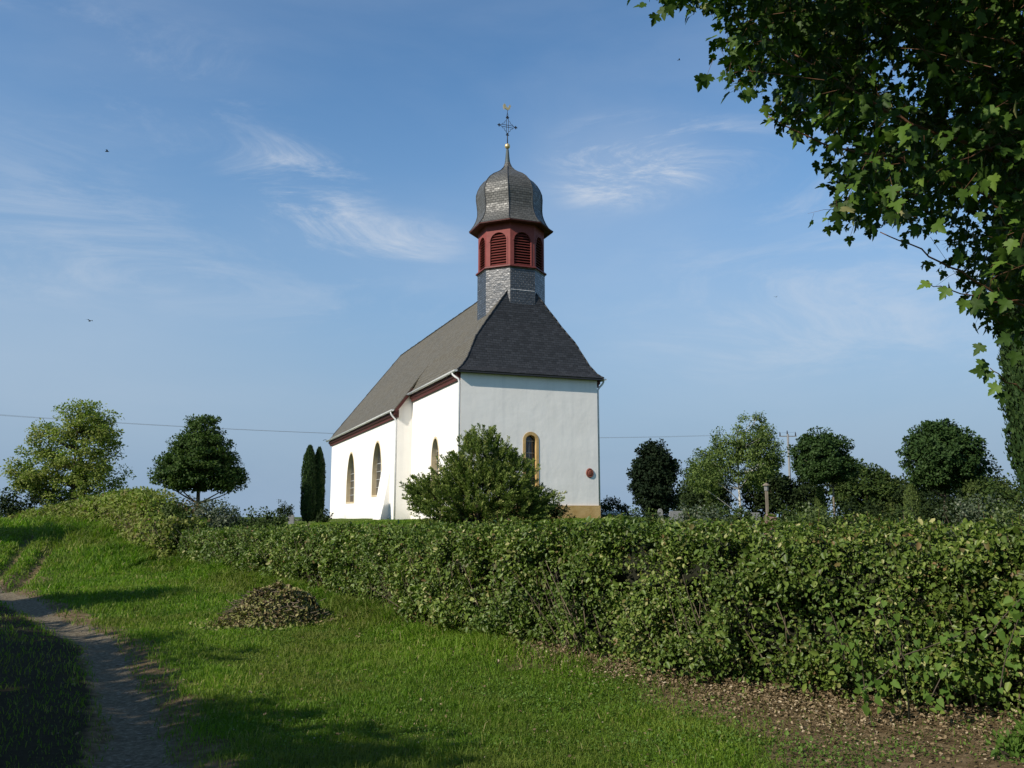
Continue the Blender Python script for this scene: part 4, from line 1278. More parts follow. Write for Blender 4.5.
for _ in range(330):
    a = rng.random() * 6.28; r = rng.random() ** 0.6
    x, y = r * math.cos(a) * 0.76, r * math.sin(a) * 0.52
    z = (1 - r ** 1.9) * 0.47
    d = np.array((math.cos(a + rng.normal()), math.sin(a + rng.normal()), rng.normal() * 0.25)) * (0.15 + 0.25 * rng.random())
    hm.tube([np.array((x, y, z)) - d / 2, np.array((x, y, z + 0.05)), np.array((x, y, z + 0.05)) + d / 2], 0.005, 3, cap=False)
hm.build('twigs', M['hedgewood'], heap)
ic = MB()
for i in range(6):
    for k in range(18):
        def hp(i, k):
            r = i / 6 * 0.97; a = k / 18 * 6.2832
            return (r * math.cos(a) * 0.70, r * math.sin(a) * 0.46, (1 - r ** 1.9) * 0.36 - 0.03)
        q = [hp(i, k), hp(i + 1, k), hp(i + 1, k + 1), hp(i, k + 1)]
        ic.face(q if i else q[1:] if False else [q[0], q[1], q[2]])
ic.build('packed_core', M['core'], heap, merge=True)

# ------------------------------------------------------------------ trees and shrubs of the churchyard
# feathery juniper in front of the choir
yx, yy = float(at(479, 515, 27.5)[0]), 27.5
yz = gz(yx, yy)
yew = thing('juniper_bush', 'broad feathery green juniper bush in front of the church', 'bush', (yx, yy, yz - 0.03))
blobs = [(0.95, -0.1, 1.7, 0.75, 0.7, 0.65), (-0.8, -0.1, 1.7, 0.7, 0.7, 0.6), (-1.75, 0, 1.25, 0.55, 0.5, 0.35), (1.9, 0, 0.95, 0.55, 0.5, 0.30), (0, 0, 1.1, 1.75, 1.3, 1.15), (0.05, 0, 2.0, 1.05, 0.95, 1.05), (-1.1, 0, 0.8, 1.1, 1.0, 0.75), (1.1, 0, 0.7, 1.1, 1.0, 0.75), (0.1, 0, 2.65, 0.55, 0.5, 0.55), (1.55, 0, 1.0, 0.6, 0.6, 0.5), (-1.6, 0.0, 0.9, 0.55, 0.6, 0.5), (0.75, 0, 2.1, .55, .5, .55)]
C, Dr = clumps(blobs, 1700, 0.32, 0.35, 4, 2.2)
C[:, 2] = np.maximum(C[:, 2], 0.06)
base = np.array((0, 0, 0.35))
ax = unit(unit(C - base) * 0.9 + np.array((0, 0, 0.55)) + rdirs(len(C)) * 0.28)
P, Nn, D, S, TN = [], [], [], [], []
for c_, a_ in zip(C, ax):
    ln = 0.30 + 0.45 * rng.random() ** 1.5
    k = 70
    f = rng.random(k)
    curve = np.array((0, 0, -0.22)) * ln
    pp = c_ + a_ * ((f - 0.45) * ln)[:, None] + curve * (f ** 2)[:, None]
    side = unit(np.cross(rdirs(k), a_))
    P.append(pp + side * (0.055 * (1 - f) * rng.random(k))[:, None])
    D.append(unit(a_ * 0.9 + side * 0.75)); Nn.append(rdirs(k) + np.array((0, 0, 0.4)) + unit(c_ - base) * 0.5)
    S.append(0.055 + 0.05 * rng.random(k)); TN.append(np.clip(0.15 + 0.45 * f + 0.35 * rng.random(k) + 0.15 * rng.normal(), 0, 1))
link('foliage', leaves('foliage', np.concatenate(P), np.concatenate(Nn), np.concatenate(D), np.concatenate(S), T_SLIM, np.concatenate(TN), 1.2), M['yew'], yew)
ym = MB()
for i in rng.choice(len(C), 60, replace=False):
    limb(ym, (rng.normal() * .08, rng.normal() * .08, -0.05), C[i], 0.035, 0.006, 0.3)
ym.build('stems', M['bark'], yew)

# two columnar thujas left of the church
def column(label, px, y, w, h, mat='thuja', group=None, n=9000, size=0.10, base=0.15, taper=0.9, px_base=None, nm='columnar_thuja'):
    x = float(xat(px, y)); z = gz(x, y)
    o = thing(nm, label, 'tree', (x, y, z), group)
    t = rng.random(n); a = rng.random(n) * 2 * math.pi
    hh = base + t * (h - base)
    def rad(t):
        return w * np.minimum(1, (t / 0.16) ** 0.8 * 0.45 + 0.55) * (1 - np.clip((t - 0.62) / 0.38, 0, 1) ** 2.4 * taper)
    P = np.stack([np.cos(a), np.sin(a), hh], -1)
    q = np.stack([np.cos(a) * 1.2, np.sin(a) * 1.2, hh * 0.35], -1)
    r = rad(t) * (1 + 0.24 * fbm(q * np.array((1, 1, 1.0)), 2.4, 7 + int(px)) + 0.14 * fbm(q, 7, 3) + 0.10 * noise3(q, 16, 4)) * (0.78 + 0.25 * rng.random(n) ** 0.5 + 0.10 * (rng.random(n) < 0.05))
    P[:, 0] *= r; P[:, 1] *= r
    nrm = np.stack([np.cos(a), np.sin(a), 0.2 + 0 * a], -1)
    me = leaves('crown', P, unit(nrm + rdirs(n) * 0.7), unit(np.array((0, 0, 1.0)) + nrm * 0.4 + rdirs(n) * 0.35), size * (0.6 + 0.8 * rng.random(n)), T_SPRAY)
    mb = MB(); mb.tube([(0, 0, -0.1), (0, 0, h * 0.8)], [w * 0.16, 0.01], 7); mb.build('trunk', M['bark'], o)
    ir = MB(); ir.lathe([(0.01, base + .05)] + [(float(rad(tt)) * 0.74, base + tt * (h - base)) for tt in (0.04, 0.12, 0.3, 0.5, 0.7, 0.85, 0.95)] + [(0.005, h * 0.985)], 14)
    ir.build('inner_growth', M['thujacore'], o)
    link('crown', me, M[mat], o)
    return o
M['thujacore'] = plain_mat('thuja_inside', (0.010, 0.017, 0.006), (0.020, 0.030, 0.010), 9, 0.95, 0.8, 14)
zt = gz(-9.6, 45)
column('slim dark columnar thuja, the left and taller of the touching pair beside the church', 308.3, 45.0, 0.35, zat(445.5, 45) - zt, group='thuja columns beside the church')
column('slim dark columnar thuja, the right one of the pair, nearest the church wall', 317.8, 45.4, 0.29, zat(448.0, 45.4) - zt, group='thuja columns beside the church')
# tall cypress cut by the right edge
column('tall dense cypress column cut off by the right edge', 1064, 12.0, 0.54, 6.3, n=70000, size=0.075, base=0.75, taper=0.85, nm='cypress')

# left: pale spreading tree and dark rounded tree
tree('ash_tree', 'pale green airy tree with two crowns at the far left', 'tree', *[float(v) for v in at(72, 500, 56.0)[:2]],
     [(0.5, 0, 5.6, 2.3, 2.2, 2.5), (0.2, 0, 7.7, 1.45, 1.5, 1.55), (1.6, 0, 7.0, 1.0, 1.2, 1.3), (-2.3, 0, 4.5, 1.6, 1.7, 2.0), (-2.1, 0, 6.3, 0.95, 1.0, 1.3), (1.4, 0, 3.6, 1.8, 1.7, 1.4), (-1.0, 0, 3.3, 2.2, 1.7, 1.3), (-3.0, 0, 3.8, 0.9, 1.0, 0.9)],
     6.8, 0.17, 480, 60, 0.46, 0.155, 'ash', rough=0.40, inner=0.30, nl=60, seed=3, flat=0.6)
tree('dark_tree', 'dense dark green conical tree standing alone left of the thujas', 'tree', *[float(v) for v in at(198, 500, 42.0)[:2]],
     [(0, 0, 2.95, 2.05, 2.0, 1.05), (0, 0, 3.7, 1.6, 1.6, 1.25), (0.05, 0, 4.75, 0.9, 0.95, 0.95), (-1.2, 0, 2.55, 1.0, 1.0, 0.6), (1.2, 0, 2.5, 1.05, 1.0, 0.65)],
     4.2, 0.12, 560, 70, 0.32, 0.12, 'dark_tree', rough=0.22, inner=0.35, nl=40, seed=8, flat=0.55, up=0.9)
# dark bushes under the pale tree
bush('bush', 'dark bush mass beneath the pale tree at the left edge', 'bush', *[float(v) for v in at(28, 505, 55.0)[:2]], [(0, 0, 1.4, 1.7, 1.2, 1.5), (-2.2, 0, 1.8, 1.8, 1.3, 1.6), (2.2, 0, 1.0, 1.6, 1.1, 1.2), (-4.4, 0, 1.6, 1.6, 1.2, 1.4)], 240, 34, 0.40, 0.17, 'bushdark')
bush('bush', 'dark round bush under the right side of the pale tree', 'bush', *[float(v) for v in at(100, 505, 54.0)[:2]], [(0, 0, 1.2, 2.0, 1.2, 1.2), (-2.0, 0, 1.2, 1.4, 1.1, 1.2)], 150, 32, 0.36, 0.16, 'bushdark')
# shrubs behind the notch of the hedge
bush('shrub', 'grey-green shrub with pale flowers under the dark conical tree', 'shrub', *[float(v) for v in at(218, 505, 29.0)[:2]], [(0, 0, 0.8, 0.75, 0.6, 0.75), (0.45, 0, 0.55, 0.5, 0.5, 0.5), (-.4, 0, 1.0, .4, .4, .4)], 130, 30, 0.18, 0.075, 'bushgrey')
bush('shrub', 'brown autumn-tinted shrub beside the wooden post', 'shrub', *[float(v) for v in at(187, 505, 31.0)[:2]], [(0, 0, 0.8, 0.65, 0.5, 0.75), (.5, 0, .4, .6, .4, .4)], 80, 26, 0.16, 0.08, 'bushbrown')
bush('shrub', 'sparse green shrub with upright shoots left of the thujas', 'shrub', *[float(v) for v in at(268, 510, 28.0)[:2]], [(0, 0, 0.30, 0.85, 0.5, 0.42), (-0.1, 0, 0.75, 0.28, 0.25, 0.45), (0.35, 0, 0.6, 0.30, 0.3, 0.35), (-0.55, 0, 0.65, 0.16, 0.15, 0.45), (-0.95, 0, .35, .4, .4, .3)], 100, 24, 0.15, 0.08, 'bushgreen', rough=0.5)
bush('bush', 'small dark bush against the horizon left of the thujas', 'bush', *[float(v) for v in at(283, 512, 70.0)[:2]], [(0, 0, 0.9, 0.75, 0.7, 1.0)], 40, 26, 0.25, 0.13, 'bushdark')
bush('bush', 'low dark shrub at the foot of the thuja columns', 'bush', *[float(v) for v in at(324, 515, 44.0)[:2]], [(0, 0, 0.3, 0.35, 0.4, 0.38)], 30, 24, 0.15, 0.10, 'bushdark')
bush('bush', 'low dark spreading shrub between the juniper and the church plinth', 'bush', *[float(v) for v in at(549, 515, 36.0)[:2]], [(0, 0, 0.35, 0.85, 0.5, 0.42), (-0.5, 0, 0.45, 0.6, 0.4, 0.38)], 90, 30, 0.16, 0.09, 'bushdark')
bush('bush', 'small bushy plant right of the church plinth', 'bush', *[float(v) for v in at(612, 515, 50.0)[:2]], [(0, 0, 0.55, 0.95, 0.6, 0.6), (0.6, 0, 0.3, 0.6, 0.4, 0.35)], 80, 26, 0.22, 0.11, 'bushdark')
# right half, left to right
def gt(px, y):
    return [float(v) for v in at(px, 505, y)[:2]]
y1 = 27.0
def zr(py, y, x): return zat(py, y) - gz(x, y)
x, y = gt(657, y1)
tree('round_tree', 'very dark egg-shaped clipped tree nearest the church', 'tree', x, y, [(-0.05, 0, (zr(440, y, x) + 0.2) / 2, 0.74, 0.7, (zr(440, y, x) - 0.2) / 2 * 0.96), (-.1, 0, 1.6, .66, .6, .7)], 1.9, 0.06, 420, 60, 0.15, 0.080, 'darkball', rough=0.10, inner=0.45, nl=20, seed=4)
x, y = gt(741, 30.0)
tree('birch_tree', 'tall loose birch with a forked white trunk', 'tree', x, y,
     [(0.3, 0, 2.2, 1.05, 0.9, 1.05), (0.5, 0, 3.0, 0.75, 0.7, 0.75), (-0.45, 0, 2.6, 0.6, 0.6, 0.75), (0.95, 0, 2.6, 0.55, 0.5, 0.8), (-1.15, 0, 1.7, 0.7, 0.6, 0.75), (0.7, 0, 3.55, 0.25, 0.25, 0.32), (-.8, 0, 2.9, .22, .2, .35)],
     2.6, 0.055, 420, 44, 0.17, 0.070, 'birch', barkm='birchbark', rough=0.35, inner=0.25, nl=40, seed=12, flat=0.9, hang=0.6)
bush('bush', 'yellow-green rounded bush left of the birch', 'bush', *gt(705, 33.0), [(0, 0, 1.3, 0.9, 0.8, 1.1), (0.1, 0, 2.0, 0.65, 0.6, 0.8), (-0.4, 0, .8, .7, .6, .7)], 260, 48, 0.18, 0.08, 'bushgreen')
x, y = gt(834, 25.0)
zc_ = (zat(428, y) + zat(484, y)) / 2 - gz(x, y)
tree('globe_tree', 'round-headed dark green globe tree on a slender straight bare trunk', 'tree', x, y, [(-0.28, 0, zc_, 0.80, 0.75, 0.74), (-0.15, 0, zc_ - 0.35, 0.82, 0.7, 0.40)], 1.9, 0.042, 420, 64, 0.13, 0.070, 'globe', rough=0.10, inner=0.4, nl=22, seed=5, bends=0.008, barkm='stake')
x, y = gt(945, 24.0)
zc_ = (zat(422, y) + zat(493, y)) / 2 - gz(x, y)
tree('globe_tree', 'wide bushy globe tree with a ragged crown nearest the cypress', 'tree', x, y, [(0, 0, zc_, 1.10, 1.0, 0.88), (-0.1, 0, zc_ + 0.3, 0.8, 0.8, 0.70), (0.3, 0, zc_ - 0.25, 0.88, 0.8, 0.65)], 1.6, 0.06, 560, 64, 0.16, 0.080, 'globe', rough=0.20, inner=0.4, nl=24, seed=6)
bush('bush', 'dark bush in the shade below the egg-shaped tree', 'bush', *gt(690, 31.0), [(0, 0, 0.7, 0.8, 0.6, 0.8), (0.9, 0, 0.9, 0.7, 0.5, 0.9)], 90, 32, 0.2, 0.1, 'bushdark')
bush('bush', 'tall dark bush right of the birch under the power pole', 'bush', *gt(790, 34.0), [(-0.9, 0, 1.3, 0.9, 0.8, 1.2), (0.5, 0, 0.95, 1.1, 0.8, 1.0)], 240, 44, 0.24, 0.11, 'bushdark')
bush('bush', 'mixed green bush behind the bare trunk of the globe tree', 'bush', *gt(868, 33.0), [(0, 0, 1.2, 1.5, 0.8, 1.15), (-0.9, 0, 1.5, 0.6, 0.6, 0.9), (0.9, 0, 1.0, 1.1, 0.7, 1.0), (-.2, 0, 2.0, .4, .4, .4)], 300, 50, 0.24, 0.11, 'bushgreen', rough=0.45)
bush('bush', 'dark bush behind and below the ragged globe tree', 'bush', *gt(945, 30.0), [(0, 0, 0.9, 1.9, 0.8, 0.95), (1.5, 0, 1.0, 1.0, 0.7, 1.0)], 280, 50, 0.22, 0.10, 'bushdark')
bush('bush', 'leafy bush with light new shoots between the ragged globe tree and the cypress', 'bush', *gt(990, 22.0), [(0, 0, 0.8, 0.7, 0.6, 0.75), (-0.25, 0, 1.2, 0.30, 0.3, 0.4), (.6, 0, .8, .5, .5, .6)], 130, 32, 0.16, 0.075, 'bushgreen', rough=0.45)
bush('bush', 'olive bush behind the foot of the cypress', 'bush', *gt(1020, 26.0), [(0, 0, 0.9, 0.9, 0.7, 0.9), (1.2, 0, 1.0, 0.9, 0.7, 0.9)], 120, 30, 0.2, 0.09, 'bushgreen', seed=9)
column('small bright green conical conifer among the bushes', 912, 24.0, 0.20, 1.35, mat='bushlight', n=2600, size=0.06, base=0.05, taper=0.95, nm='dwarf_conifer')
column('narrow light green conifer left of the bare globe tree trunk', 820, 26.0, 0.14, 1.25, mat='bushlight', n=1800, size=0.06, base=0.05, taper=0.95, nm='dwarf_conifer')
low = [(640, 20.0, 'bushgreen', 'low green plant under the egg-shaped tree'), (700, 17.5, 'bushgrey', 'low bush with small pale blossoms left of the birch trunk'), (722, 18.5, 'bushgreen', 'low leafy shrub beside the birch trunk'),
       (790, 17.0, 'bushgreen', 'low rounded shrub below the power pole'), (812, 19.0, 'bushlight', 'low light green shrub left of the globe tree trunk'), (860, 18.0, 'bushdark', 'low dark shrub right of the globe tree trunk'),
       (900, 17.0, 'bushgreen', 'low green shrub in front of the ragged globe tree'), (935, 18.5, 'bushdark', 'low dark shrub under the ragged globe tree'), (975, 16.0, 'bushgrey', 'low grey-green shrub with white specks by the right edge'), (1012, 15.0, 'bushlight', 'low yellow-green bush at the foot of the cypress')]
for i, (px, yy_, mt, lb) in enumerate(low):
    x, y = gt(px, yy_)
    zz = gz(x, y)
    top = max(0.35, zat(505 - 5 * ((i * 7) % 3) - (6 if px > 920 else 0), y) - zz)
    bush('low_shrub', lb, 'shrub', x, y, [(0, 0, top * 0.5, 0.46 + 0.1 * (i % 3), 0.4, top * 0.46), (0.35, 0, top * 0.4, 0.35, 0.3, top * 0.35)], 75, 30, 0.12, 0.055, mt, group='low shrubs behind the hedge', seed=i + 30)

# ------------------------------------------------------------------ small things in the churchyard
def stone(label, px, py, y, w, h, mat, nm='gravestone', round_=True):
    x = float(at(px, py, y)[0]); z0 = gz(x, y); h = max(h, zat(py, y) - z0)
    o = thing(nm, label, 'gravestone', (x, y, z0))
    mb = MB()
    out = [(-w / 2, 0), (w / 2, 0), (w / 2, h * 0.8)] + ([(w / 2 * math.cos(a), h * 0.8 + h * 0.2 * math.sin(a)) for a in np.linspace(0.2, math.pi - 0.2, 8)] if round_ else [(w * .42, h), (-w * .42, h)]) + [(-w / 2, h * 0.8)]
    d = 0.07
    mb.face([(u, -d, v) for u, v in out]); mb.face([(u, d, v) for u, v in out][::-1])
    for a, b in zip(out, out[1:] + out[:1]):
        mb.face([(a[0], -d, a[1]), (a[0], d, a[1]), (b[0], d, b[1]), (b[0], -d, b[1])])
    mb.build('slab', M[mat], o, merge=True)
    b = MB(); b.box((0, 0, 0.04), (w * 0.62, 0.16, 0.06)); b.build('base', M[mat], o)
    return o
stone('upright pale grey gravestone slab left of the egg-shaped tree trunk', 660.0, 508.5, 24.0, 0.13, 0.5, 'zincstone' if 'zincstone' in M else 'graystone')
stone('wide low grey gravestone behind the trunk of the egg-shaped tree', 676.0, 511.0, 25.0, 0.40, 0.3, 'graystone', round_=False)
stone('grey gravestone beside the forked birch trunk', 752.0, 512.5, 21.0, 0.36, 0.3, 'graystone', round_=False)
stone('pinkish rough boulder-like gravestone right of the lantern post', 770.0, 513.5, 19.5, 0.26, 0.3, 'pinkstone')
stone('small light gravestone on the lawn left of the thuja columns', 291.5, 515.0, 42.0, 0.26, 0.3, 'graystone', round_=False)
# lantern on a pale wooden post
x, y = gt(767, 23.0)
z0 = gz(x, y); zt_ = zat(486, y) - z0
lp = thing('lantern_post', 'pale wooden post carrying a small hooded lantern among the graves', 'lantern', (x, y, z0))
mb = MB(); mb.box((0, 0, zt_ / 2 - 0.1), (0.032, 0.032, zt_ / 2 - 0.02)); mb.build('post', M['stake'], lp)
mb = MB(); mb.lathe([(0.0, -0.1), (0.055, -0.1), (0.06, 0.03), (0.04, 0.05)], 8, (0, 0, zt_ - 0.02)); mb.build('lamp_body', M['graystone'], lp)
mb = MB(); mb.lathe([(0.10, 0.03), (0.09, 0.05), (0.02, 0.10), (0.0, 0.11)], 8, (0, 0, zt_ - 0.02)); mb.build('hood', M['stake'], lp)
# wooden post among the shrubs on the left
x, y = gt(179.5, 31.5)
z0 = gz(x, y)
po = thing('wooden_post', 'short weathered wooden post beside the brown shrub', 'post', (x, y, z0))
mb = MB(); hh = zat(503, y) - z0
mb.lathe([(0.07, -0.2), (0.065, hh - 0.05), (0.05, hh), (0.0, hh + 0.02)], 8); mb.build('shaft', M['stake'], po)
# white flower bunch beside the plinth
x, y = gt(613, 45.0)
fo = thing('flower_bunch', 'white flowers low on the lawn right of the church plinth', 'flowers', (x, y, gz(x, y)))
n = 120
Pf = rng.normal(size=(n, 3)) * np.array((0.35, 0.15, 0.05)) + np.array((0, 0, 0.28))
link('blossoms', leaves('blossoms', Pf, rdirs(n) + np.array((0, -0.5, 1)), rdirs(n), 0.09, T_VINE), M['petal'], fo)
Pf = rng.normal(size=(240, 3)) * np.array((0.35, 0.15, 0.08)) + np.array((0, 0, 0.12))
link('foliage', leaves('foliage', Pf, rdirs(240), rdirs(240) + np.array((0, 0, 1)), 0.10, T_SLIM, None, 1.5), M['bushgreen'], fo)
# power pole and the two cables
px_, py_ = float(at(788, 440, 95.0)[0]), 95.0
pz = gz(px_, py_); topz = zat(434, py_)
pp = thing('power_pole', 'slim grey power pole with a short crossarm above the bushes', 'power pole', (px_, py_, pz))
mb = MB(); mb.tube([(0, 0, -0.5), (0, 0, topz - pz)], [0.16, 0.11], 10); mb.build('pole', M['graystone'], pp)
mb = MB(); mb.box((0, 0, topz - pz - 0.25), (0.95, 0.05, 0.05)); mb.build('crossarm', M['graystone'], pp)
for u in (-0.85, -0.05, 0.85):
    mb = MB(); mb.lathe([(0.06, 0), (0.09, 0.08), (0.05, 0.14), (0.08, 0.2), (0.03, 0.42)], 8, (u, 0, topz - pz - (0.2 if abs(u) > .1 else 0.02))); mb.build('insulator', M['iron'], pp)
for k, (u, lab) in enumerate(((-0.85, 'thin power cable in the left sky, the upper of the two'), (0.85, 'thin power cable in the left sky, the lower of the two'))):
    a = np.array((-60.0 + u * 0.3, 50.0 - u, 8.55 - 0.28 * k)); b = np.array((px_ + u, py_, topz + 0.2))
    mb = MB()
    pts = [a + (b - a) * t - np.array((0, 0, 1.95 * 4 * t * (1 - t))) for t in np.linspace(0, 1, 40)]
    mb.tube([p - a for p in pts], 0.008, 4)
    o = mb.build('power_cable', M['cable'] if 'cable' in M else M['graystone'], None, a)
    tag(o, lab, 'cable', 'power cables')
x, y = -60.0, 50.0
pp2 = thing('power_pole', 'power pole beyond the left edge that carries the cables', 'power pole', (x, y, gz(x, y)))
mb = MB(); hh = 8.5 - gz(x, y); mb.tube([(0, 0, -0.5), (0, 0, hh)], [0.19, 0.11], 10); mb.build('pole', M['graystone'], pp2)
mb = MB(); mb.box((0, 0, hh - 0.2), (0.4, 0.95, 0.05)); mb.build('crossarm', M['graystone'], pp2)
# birds
for k, (px, py, y, rz, lab) in enumerate(((107, 151.5, 55, 0.4, 'tiny dark bird in the sky, upper left'), (90, 321, 50, -0.5, 'tiny dark bird in the sky above the pale tree'), (679, 60, 60, 0.2, 'tiny dark bird in the sky left of the overhanging branch'), (776, 297, 70, 1.0, 'tiny dark bird in the open sky right of the belfry'))):
    p = at(px, py, y)
    o = thing('bird', lab, 'bird', p, 'birds in flight', rz)
    mb = MB(); mb.tube([(-0.13, 0, 0), (-0.07, 0, 0.0), (0, 0, 0.005), (0.07, 0, 0.01), (0.10, 0, 0.015), (0.14, 0, 0.01)], [0.012, 0.025, 0.036, 0.026, 0.022, 0.004], 7); mb.build('body', M['bird'], o)
    for s in (-1, 1):
        mb = MB()
        mb.face([(0.06, 0.01 * s, 0.01), (-0.04, 0.01 * s, 0.01), (-0.06, 0.13 * s, 0.07), (0.04, 0.13 * s, 0.075)])
        mb.face([(0.04, 0.13 * s, 0.075), (-0.06, 0.13 * s, 0.07), (-0.10, 0.27 * s, 0.04)])
        mb.build('wing', M['bird'], o)
    if k in (2, 3): o.scale = (0.75,) * 3

# far low wood line on the horizon
n = 26000
th = rng.uniform(-0.75, 0.75, n)
dd = 420 + 90 * rng.random(n)
hgt = (0.55 + 0.45 * fbm(np.stack([th * 40, 0 * th], -1), 0.6, 2)) * 3.4 * (fbm(np.stack([th * 12, 0 * th], -1), 0.5, 8) > -0.25)
P = np.stack([np.sin(th) * dd, np.cos(th) * dd, -3.9 + hgt * rng.random(n) ** 0.6], -1)
wd = link('distant_wood', leaves('distant_wood', P, rdirs(n) + np.array((0, -1, .4)), rdirs(n), 1.5 + rng.random(n), T_DIAM, None, 1.6), M['farwood'])
tag(wd, 'low dark line of far-off wood on the horizon', 'wood', kind='stuff')

# ------------------------------------------------------------------ the maple that hangs in from the upper right
mx, my = 6.6, 2.0
mz = gz(mx, my)
maple = thing('maple_tree', 'large maple overhanging the top right corner with dark lobed leaves', 'tree', (mx, my, mz))
mO = np.array((mx, my, mz))
tm = MB()
tm.tube([(0, 0, -0.2), (0.02, 0, 0.6), (-0.03, 0.05, 2.0), (0.0, 0.1, 3.6), (0.05, 0.1, 5.5), (0, 0, 7.5)], [0.30, 0.22, 0.19, 0.15, 0.09, 0.03], 12)
tm.build('trunk', M['bark'], maple)
EDGE = [(640, -40), (640, 14), (655, 20), (664, 8), (700, 4), (716, 30), (705, 62), (728, 104), (742, 116), (760, 112), (782, 148), (826, 160), (812, 232), (836, 238), (856, 254), (872, 238), (905, 268), (926, 286), (950, 302), (962, 330), (984, 340), (1003, 334), (1024, 350), (1300, 420), (1300, -40)]
def inpoly(x, y, poly):
    c = np.zeros(len(x), bool)
    for (x0, y0), (x1, y1) in zip(poly, poly[1:] + poly[:1]):
        m = ((y0 > y) != (y1 > y)) & (x < (x1 - x0) * (y - y0) / (y1 - y0 + 1e-12) + x0)
        c ^= m
    return c
# leafy sprays fill the crown's outline at many depths; the crown continues outside the picture
NB = 10500
bx_ = rng.uniform(620, 1250, NB); by_ = np.where(rng.random(NB) < 0.70, rng.uniform(-120, 400, NB), rng.uniform(-800, -60, NB))
poly_big = [(600, -1200)] + [(640, -60)] + EDGE[1:-1] + [(1300, -1200)]
ok = inpoly(bx_, by_, poly_big)
holes = [(888, 60, 24), (906, 88, 16), (992, 236, 12), (958, 205, 11), (868, 128, 12), (775, 78, 8), (838, 205, 9), (935, 250, 13), (963, 262, 10), (905, 225, 7), (735, 30, 7), (990, 215, 6), (815, 120, 8), (940, 110, 6)]
for hx0, hy0, r in holes:
    ok &= np.hypot(bx_ - hx0, by_ - hy0) > r + 5
ok &= inpoly(bx_ - 14 - 10 * fbm(np.stack([bx_, by_], -1) / 30.0, 1.0, 3), by_ + 12, poly_big) | (by_ < -60)
open_ = fbm(np.stack([bx_, by_], -1) / 46.0, 1.0, 9) + 0.5 * np.clip((by_ - 150) / 200, 0, 1) * 0
ok &= (open_ > -0.42 + 0.12 * np.clip((by_ - 60) / 150, 0, 1)) | (by_ < 40)
bx_, by_ = bx_[ok], by_[ok]
dpt = np.where(by_ < -60, 2.6 + 2.4 * rng.random(len(bx_)), 3.0 + 2.9 * rng.random(len(bx_)) ** 0.9)
P, Nn, D, S = [], [], [], []
tw = MB()
Cc = []
for px, py, yy_ in zip(bx_, by_, dpt):
    c = at(px, py, yy_)
    Cc.append(c)
Cc = np.array(Cc)
# extra sprays above and behind, beyond the frame, and a deeper layer inside the crown
ex = np.stack([rng.uniform(2.0, 9.0, 1300), rng.uniform(-1.5, 6.0, 1300), rng.uniform(1.8, 7.0, 1300)], -1)
e_ok = (((ex - np.array((6.2, 2.4, 4.3))) / np.array((3.6, 3.6, 2.9))) ** 2).sum(-1) < 1
ex = ex[e_ok]
# keep them out of the open sky of the picture
dcam = ex[:, 1] * CP + ex[:, 2] * SP
epx = 512 + F * ex[:, 0] / np.maximum(dcam, 0.01); epy = 384 - F * (-ex[:, 1] * SP + ex[:, 2] * CP) / np.maximum(dcam, 0.01)
ex = ex[(dcam < 0.3) | inpoly(epx, epy, [(760, -3000), (760, -60), (860, 40), (960, 200), (1040, 330), (4000, 420), (4000, -3000)])]
bd, bh = rng.uniform(700, 1250, 4200), rng.uniform(-120, 330, 4200)
dk = inpoly(bd - 34, bh + 30, poly_big)
for hx0, hy0, r in holes:
    dk &= np.hypot(bd - hx0, bh - hy0) > r + 9
deep = np.array([at(a_, b_, 5.2 + 1.6 * rng.random()) for a_, b_ in zip(bd[dk], bh[dk])])
Cc = np.concatenate([Cc, ex, deep])
hub = np.array((4.6, 3.1, 2.6))
near = []
for c in Cc:
    d0 = unit(unit(c - (mO + np.array((0, 0.1, 4.2))) + np.array((0, 0, -0.6))) * 0.7 + rdirs(1)[0] * 0.75)
    ln = 0.16 + 0.12 * rng.random()
    k = 6
    if rng.random() < 0.25: tw.tube([c - d0 * ln - mO, c - mO + np.array((0, 0, 0.015)), c + d0 * ln * 0.4 - mO], [0.0015, 0.0012, 0.0006], 3, cap=False)
    for j in range(k):
        f = rng.random()
        b = c + d0 * ln * (f * 1.4 - 1)
        sd = unit(np.cross(d0, rdirs(1)[0]))
        sdir = unit(d0 * 0.5 + sd * 0.9 + np.array((0, 0, -0.25)))
        pet = 0.03 + 0.04 * rng.random()
        e = b + sdir * pet
        if rng.random() < 0.35: tw.tube([b - mO, e - mO], [0.0009, 0.0007], 3, cap=False)
        P.append(e - mO)
        D.append(unit(sdir + np.array((0, 0, -0.55)) + rdirs(1)[0] * 0.35))
        Nn.append(unit(np.array((-0.15, -0.1, 0.9)) + rdirs(1)[0] * 0.75))
        S.append(0.036 + 0.034 * rng.random())
print('maple leaves', len(P))
# long visible twigs and boughs
def bough(pts, r0, r1):
    w = [at(a, b, c) - mO for a, b, c in pts]
    q = []
    for i in range(len(w) - 1):
        for t in np.linspace(0, 1, 5)[:-1]:
            q.append(w[i] + (w[i + 1] - w[i]) * t + rng.normal(size=3) * 0.004)
    q.append(w[-1])
    tw.tube(q, np.linspace(r0, r1, len(q)), 6)
bough([(1100, 60, 3.6), (1024, 52, 3.5), (990, 30, 3.45), (962, 2, 3.4), (930, -60, 3.3)], 0.011, 0.004)
bough([(1060, 190, 3.7), (985, 146, 3.5), (930, 132, 3.4), (890, 112, 3.4), (848, 88, 3.4), (790, 52, 3.5)], 0.010, 0.003)
bough([(1080, 235, 3.8), (1010, 206, 3.6), (905, 158, 3.4), (826, 146, 3.4), (768, 116, 3.4)], 0.008, 0.002)
bough([(1080, 330, 3.6), (1010, 300, 3.5), (960, 272, 3.4), (920, 250, 3.3), (880, 232, 3.3)], 0.006, 0.002)
